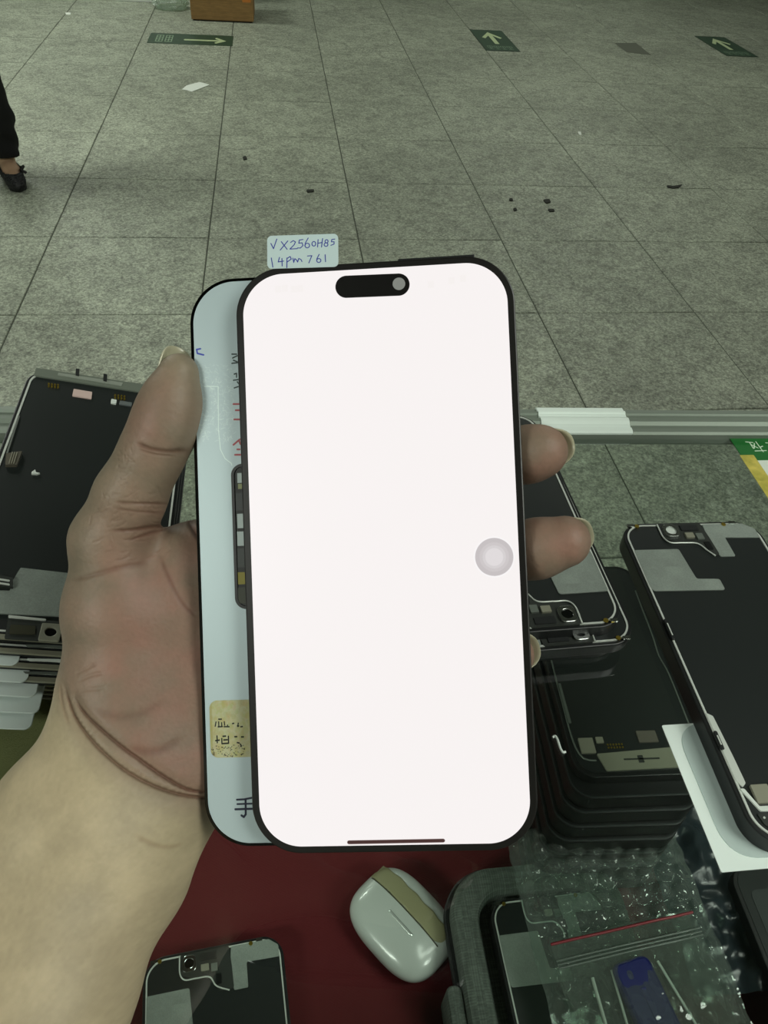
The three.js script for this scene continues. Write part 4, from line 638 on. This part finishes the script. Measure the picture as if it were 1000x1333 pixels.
// ---------------------------------------------------------------- on the floor
{
  const quadOn = (pts) => pts.map(([u, v]) => { const p = onLevel(u, v, 0); return [p.x, -p.z]; });
  const sign = (label, x0, x1, z0, z1, draw, pw, ph) => { const o = thing('floor_sign', label, 'floor sign', V((x0 + x1) / 2, 0.0004, (z0 + z1) / 2)), w = x1 - x0, d = z1 - z0, t = canvasTexture(pw, ph, draw);
    mesh('sign_plate', planarUV(extrude(roundRect(w, d, 0.008), 0.0012, 0.0003), -w / 2, -d / 2, w, d).rotateX(-Math.PI / 2), new THREE.MeshStandardMaterial({ map: t, roughness: 0.45 }), o); return o; };
  const DARK = '#2c4634', PALE = '#b9c89a';
  const a0 = onLevel(191, 56, 0), a1 = onLevel(303, 57, 0), a2 = onLevel(200, 43, 0);
  sign('long dark green floor sign with a pale arrow, near the cardboard box', a0.x, a1.x, a2.z, a0.z, (g, W, H) => { g.fillStyle = DARK; g.fillRect(0, 0, W, H); g.strokeStyle = PALE; g.fillStyle = PALE; g.lineWidth = 24; g.lineCap = 'round';
    g.beginPath(); g.moveTo(W * 0.43, H * 0.56); g.lineTo(W * 0.86, H * 0.56); g.stroke(); g.beginPath(); g.moveTo(W * 0.80, H * 0.34); g.lineTo(W * 0.89, H * 0.56); g.lineTo(W * 0.80, H * 0.76); g.stroke();
    g.strokeStyle = '#8fa88a'; g.lineWidth = 7; for (let k = 0; k < 2; k++) { const x = W * (0.09 + 0.11 * k), y = H * 0.2, w = W * 0.075, h = H * 0.6; g.strokeRect(x, y, w, h); for (const f of [0.33, 0.66]) { g.beginPath(); g.moveTo(x, y + h * f); g.lineTo(x + w, y + h * f); g.stroke(); } g.beginPath(); g.moveTo(x + w / 2, y); g.lineTo(x + w / 2, y + h); g.stroke(); } }, 768, 192);
  const arrow = (g, W, H) => { g.fillStyle = '#263a2c'; g.fillRect(0, 0, W, H); g.fillStyle = DARK; g.fillRect(W * 0.03, H * 0.03, W * 0.94, H * 0.94); g.strokeStyle = PALE; g.lineWidth = W * 0.13; g.lineCap = 'butt'; g.lineJoin = 'miter';
    g.beginPath(); g.moveTo(W * 0.5, H * 0.68); g.lineTo(W * 0.5, H * 0.2); g.stroke(); g.lineWidth = W * 0.1; g.beginPath(); g.moveTo(W * 0.24, H * 0.40); g.lineTo(W * 0.5, H * 0.17); g.lineTo(W * 0.76, H * 0.40); g.stroke();
    g.strokeStyle = '#9db59a'; g.lineWidth = 3.4; for (let i = 0; i < 4; i++) { const x = W * (0.14 + 0.19 * i), y = H * 0.78, w = W * 0.14, h = H * 0.14; g.strokeRect(x, y, w, h * 0.5); g.beginPath(); g.moveTo(x + w / 2, y - 2); g.lineTo(x + w / 2, y + h); g.moveTo(x, y + h); g.lineTo(x + w, y + h); g.stroke(); } };
  const b0 = onLevel(633, 66, 0), b1 = onLevel(677, 66.5, 0), b2 = onLevel(613, 38.5, 0);
  sign('dark green floor sign with a pale arrow, behind the top of the lit display', b0.x, b1.x, b2.z, b0.z, arrow, 384, 512);
  const c0 = onLevel(946, 73, 0), c1 = onLevel(987, 74, 0), c2 = onLevel(905, 47, 0);
  sign('dark green floor sign with a pale arrow, farthest right', c0.x, c1.x, c2.z, c0.z, arrow, 384, 512);
  const slab = (name, label, cat, pts, h, m, group) => { const q = quadOn(pts), cx = q.reduce((s, p) => s + p[0], 0) / q.length, cy = q.reduce((s, p) => s + p[1], 0) / q.length, g = flat(extrude(roundPoly(q.map(([x, y]) => [x - cx, y - cy]), 0.006), h)); const o = tag(mesh(name, g, m), label, cat, group); o.position.set(cx, 0.0006, -cy); return o; };
  slab('paper_scrap', 'small white paper scrap on the tiles below the long floor sign', 'paper scrap', [[237, 117], [243, 112], [260, 107.5], [273, 111], [250, 120], [244, 118]], 0.003, std(srgb(226, 232, 222), 0.7));
  slab('floor_patch', 'faint darker rectangular mark left on the tiles between the two arrow signs', 'floor mark', [[800, 56], [828, 56], [848, 72], [816, 68]], 0.0006, std(srgb(92, 96, 84), 0.85));
  const dirtMat = std(srgb(38, 40, 34), 0.9), G = 'specks of dirt on the floor';
  const bits = [[[[316, 205], [320, 204], [322, 208], [317, 209]], 'dark dirt speck on the floor left of the handwritten label'], [[[399, 248], [409, 247.5], [408, 250.5], [400, 251]], 'dark dirt speck on the floor just above the handwritten label'], [[[663, 259], [667, 259], [668, 262], [663, 262]], 'dark speck, left of the three clustered beyond the lit display'], [[[707, 261], [715, 260], [717, 264], [711, 265.5]], 'largest dark speck of the cluster beyond the lit display'], [[[713, 273], [721, 273], [722, 276], [715, 276]], 'dark speck, nearest of the cluster beyond the lit display'], [[[668, 272], [672, 271.5], [673, 275], [669, 275]], 'small dark speck of the cluster nearest to the lit display'], [[[868, 242], [877, 243], [888, 241], [884, 245], [876, 246], [869, 244.5]], 'dark flat scrap lying on the floor at the right']];
  for (const [pts, lab] of bits) slab('dirt_speck', lab, 'dirt', pts, 0.004, dirtMat, G);
  slab('white_speck', 'tiny white scrap on the floor below the faint rectangular mark', 'paper scrap', [[752, 172], [756, 172], [757, 176.5], [754, 176]], 0.003, std(srgb(230, 235, 225), 0.7));
  slab('white_speck', 'tiny white scrap on the floor at the upper left', 'paper scrap', [[85, 17], [92, 17], [92, 19.5], [86, 19.5]], 0.003, std(srgb(230, 235, 225), 0.7));
  // cardboard box
  const k0 = onLevel(250, 27, 0), k1 = onLevel(331, 29, 0), bw = k1.x - k0.x, bh = 0.36, bd = 0.40, kt = dataTexture(128, 128, (x, y) => { const n = fbm(x / 40, y / 4, 3) * 0.12 + 0.44 + 0.06 * fbm(x / 30, y / 30, 2); return [n * 1.06, n * 0.83, n * 0.5]; });
  kt.repeat.set(3, 3); const card = std(0xffffff, 0.85, 0, { map: kt });
  const o = thing('cardboard_box', 'brown cardboard box standing on the floor at the top edge', 'box', V(k0.x + bw / 2, 0, k0.z - bd / 2)); o.rotation.y = TURN * 0.3;
  const wallT = 0.006; mesh('front_side', rbox(bw, bh, wallT, 0.002, 0, bh / 2 + 0.01, bd / 2), card, o); mesh('back_side', rbox(bw, bh, wallT, 0.002, 0, bh / 2 + 0.01, -bd / 2), card, o);
  for (const s of [-1, 1]) { mesh('end_side', rbox(wallT, bh, bd, 0.002, s * (bw / 2 - 0.003), bh / 2 + 0.01, 0), card, o); mesh('top_flap', rbox(bw, 0.004, bd / 2 - 0.003, 0.001, 0, bh + 0.011, s * bd / 4), card, o); }
  mesh('base', rbox(bw - 0.02, 0.012, bd - 0.02, 0.003, 0, 0.007, 0), std(srgb(60, 48, 34), 0.9), o);
  mesh('orange_label', rbox(0.06, 0.12, 0.001, 0.0003, bw / 2 - 0.045, 0.19, bd / 2 + 0.0035), std(srgb(196, 120, 50), 0.7), o);
  // crumpled clear bag and white plinth
  const pb = onLevel(228, 12, 0), bag = new THREE.IcosahedronGeometry(0.15, 24), bp = bag.attributes.position; for (let i = 0; i < bp.count; i++) { const p = V(bp.getX(i), bp.getY(i), bp.getZ(i)).normalize(), n = 0.15 * (0.7 + 0.45 * Math.abs(fbm(p.x * 3 + 4, p.y * 3 + p.z * 2, 4, p.z * 3) - 0.5) * 2 + 0.3 * fbm(p.x * 6, p.z * 6, 2, p.y * 6)); bp.setXYZ(i, p.x * n * 1.15, Math.max(-0.055, p.y * n * 0.55), p.z * n); }
  bag.computeVertexNormals(); const bo = tag(mesh('plastic_bag', bag, phys(srgb(226, 234, 226), 0.12, { transmission: 0.8, thickness: 0 })), 'crumpled clear plastic bag on the floor beside the cardboard box', 'plastic bag'); bo.position.set(pb.x - 0.03, 0.044, pb.z - 0.02); bo.scale.setScalar(0.76);
  const w0 = onLevel(92, 3, 0), w1 = onLevel(250, 6, 0), pl = thing('stall_counter', 'white stall counter at the back left, its base at the top edge', 'counter', V((w0.x + w1.x) / 2, 0, w1.z - 0.3));
  const sw = w1.x - w0.x + 0.1, white = std(srgb(222, 226, 220), 0.5); mesh('plinth', rbox(sw - 0.04, 0.1, 0.54, 0.004, 0, 0.05, 0.02), white, pl); mesh('cabinet', rbox(sw, 0.72, 0.56, 0.006, 0, 0.46, 0), white, pl); mesh('counter_top', rbox(sw + 0.06, 0.03, 0.62, 0.008, 0, 0.835, 0), white, pl);
  for (const s of [-1, 1]) mesh('front_panel', rbox(sw / 2 - 0.04, 0.6, 0.01, 0.003, s * sw / 4, 0.46, 0.283), white, pl);
}

// ---------------------------------------------------------------- passer-by at the left edge
{
  const foot = onLevel(24, 246, 0), o = thing('person', 'passer-by in black trousers and black strapped flat shoe at the left edge', 'person', V(foot.x, 0, foot.z)); o.rotation.y = 0.42;
  // own axes: z forwards, toe of the right-hand foot near the origin
  const A = V(0, 0.085, -0.135), hip = (s) => [s * 0.085 - 0.115, 0.86, -0.12, 0.085];
  const legs = [[[0, 0.085, -0.145, 0.034], [-0.004, 0.25, -0.15, 0.05], [-0.02, 0.46, -0.12, 0.055], [-0.03, 0.86, -0.14, 0.08]], [[-0.235, 0.10, -0.42, 0.034], [-0.225, 0.27, -0.39, 0.05], [-0.215, 0.48, -0.27, 0.055], [-0.2, 0.86, -0.15, 0.08]]];
  const feet = [[[0, 0.045, -0.165, 0.032], [0.0, 0.042, -0.09, 0.036], [0, 0.028, -0.02, 0.030], [0, 0.022, 0.022, 0.02]], [[-0.235, 0.055, -0.44, 0.032], [-0.235, 0.044, -0.365, 0.035], [-0.235, 0.028, -0.29, 0.029], [-0.235, 0.022, -0.25, 0.02]]];
  const torso = [[-0.115, 0.92, -0.14, 0.125], [-0.115, 1.12, -0.13, 0.115], [-0.115, 1.3, -0.13, 0.12]], neck = [[-0.115, 1.38, -0.13, 0.05], [-0.115, 1.47, -0.12, 0.048]];
  const arms = [-1, 1].map((s) => [[-0.115 + s * 0.165, 1.33, -0.13, 0.048], [-0.115 + s * 0.235, 1.08, -0.16, 0.04], [-0.115 + s * 0.17, 0.86, -0.10, 0.032]]);
  const head = (x, y, z) => { const dx = x + 0.115, dy = y - 1.56, dz = z + 0.105; let d = (Math.hypot(dx / 0.075, dy / 0.108, dz / 0.092) - 1) * 0.075; d = smin(d, cone(x, y, z, [-0.115, 1.55, -0.018, 0.008], [-0.115, 1.535, -0.004, 0.012]), 0.02); for (const s of [-1, 1]) { d = smin(d, cone(x, y, z, [-0.115 + s * 0.076, 1.57, -0.115, 0.012], [-0.115 + s * 0.078, 1.54, -0.11, 0.01]), 0.01); d = Math.max(d, -(Math.hypot(dx - s * 0.03, y - 1.575, z + 0.013) - 0.012)); } return Math.max(d, -(Math.hypot((x + 0.115) / 2.2, (y - 1.503) / 0.5, z + 0.012) - 0.008)); };
  const skin = (x, y, z) => { let d = 1e9; legs.forEach((l, i) => { d = Math.min(d, smin(chain(x, y, z, l, 0.02), chain(x, y, z, feet[i], 0.02), 0.03)); }); d = smin(d, chain(x, y, z, torso, 0.04) + 0.01, 0.05); d = smin(d, chain(x, y, z, neck, 0.02), 0.03); for (const a of arms) d = smin(d, chain(x, y, z, a, 0.03), 0.03); return Math.max(smin(d, head(x, y, z), 0.02), 0.004 - y); };
  mesh('body', netMesh(skin, [-0.46, -0.01, -0.56], [0.22, 1.72, 0.1], 0.0125), std(srgb(196, 160, 130), 0.55), o);
  const hem = (l, k) => [[l[0][0], 0.085, l[0][2] + 0.005, 0.062 + k], [l[1][0], l[1][1], l[1][2] + 0.01, 0.071], [l[2][0], l[2][1], l[2][2], 0.076], [l[3][0], l[3][1], l[3][2], 0.098]];
  const fold = (x, y, z) => 0.006 * Math.sin(y * 70 + x * 30 + 4 * Math.sin(z * 20)) * sstep(0.5 - y, 0, 0.4);
  const trousers = (x, y, z) => { let d = 1e9; for (const l of legs) d = Math.min(d, Math.max(chain(x, y, z, hem(l, 0), 0.03) + fold(x, y, z), l[0][1] + 0.012 - y)); d = smin(d, cone(x, y, z, [-0.115, 0.86, -0.14, 0.13], [-0.115, 0.96, -0.14, 0.135]), 0.05); return Math.max(d, y - 0.99); };
  mesh('trousers', netMesh(trousers, [-0.5, 0.0, -0.6], [0.2, 1.02, 0.12], 0.0125), std(srgb(14, 14, 15), 0.9), o, 'loose black trousers');
  const shirt = (x, y, z) => { let d = chain(x, y, z, torso, 0.04) - 0.012; for (const a of arms) d = smin(d, chain(x, y, z, a.slice(0, 2), 0.03) - 0.014, 0.05); return Math.max(d, 0.88 - y, y - 1.41); };
  mesh('shirt', netMesh(shirt, [-0.5, 0.85, -0.4], [0.27, 1.45, 0.12], 0.014), std(srgb(46, 50, 56), 0.85), o, 'dark shirt');
  const hair = (x, y, z) => { const q = (Math.hypot((x + 0.115) / 0.085, (y - 1.575) / 0.116, (z + 0.115) / 0.102) - 1) * 0.085; return Math.max(q, Math.min(1.6 - y, z + 0.1), z + 0.045 - (y - 1.6) * 0.6); };
  mesh('hair', netMesh(hair, [-0.25, 1.4, -0.26], [0.02, 1.72, 0.03], 0.01), std(srgb(18, 15, 14), 0.7), o, 'black hair');
  feet.forEach((f, i) => { const [fx, , fz] = f[1]; const shoe = (x, y, z) => { let d = chain(x, y, z, f, 0.02) - 0.007; d = Math.max(d, -(chain(x, y, z, f, 0.02) - 0.0005)); const open = Math.hypot((x - fx) / 0.8, (y - 0.075) / 0.85, (z - fz - 0.002) / 1.7) - 0.052; d = Math.max(d, -open, y - 0.062); d = Math.min(d, Math.max(Math.abs(y - 0.008) - 0.008, Math.hypot(x - fx, Math.max(0, Math.abs(z - fz - 0.005) - 0.085)) - 0.036)); return d; };
    const s = mesh('shoe', netMesh(shoe, [fx - 0.07, -0.005, fz - 0.15], [fx + 0.07, 0.09, fz + 0.16], 0.006), std(srgb(28, 29, 30), 0.6), o, 'flat black shoe'); mesh('strap_bow', tube([V(fx + 0.035, 0.045, fz + 0.02), V(fx + 0.05, 0.07, fz + 0.035), V(fx + 0.036, 0.062, fz + 0.05), V(fx + 0.052, 0.05, fz + 0.06)], 0.006, 20, 6), std(srgb(18, 18, 19), 0.6), s); });
}
scene.traverse((o) => { if (o.isMesh) { o.castShadow = o.receiveShadow = true; } if (o.isLight && !o.isRectAreaLight) o.castShadow = true; });
renderer.render(scene, camera);
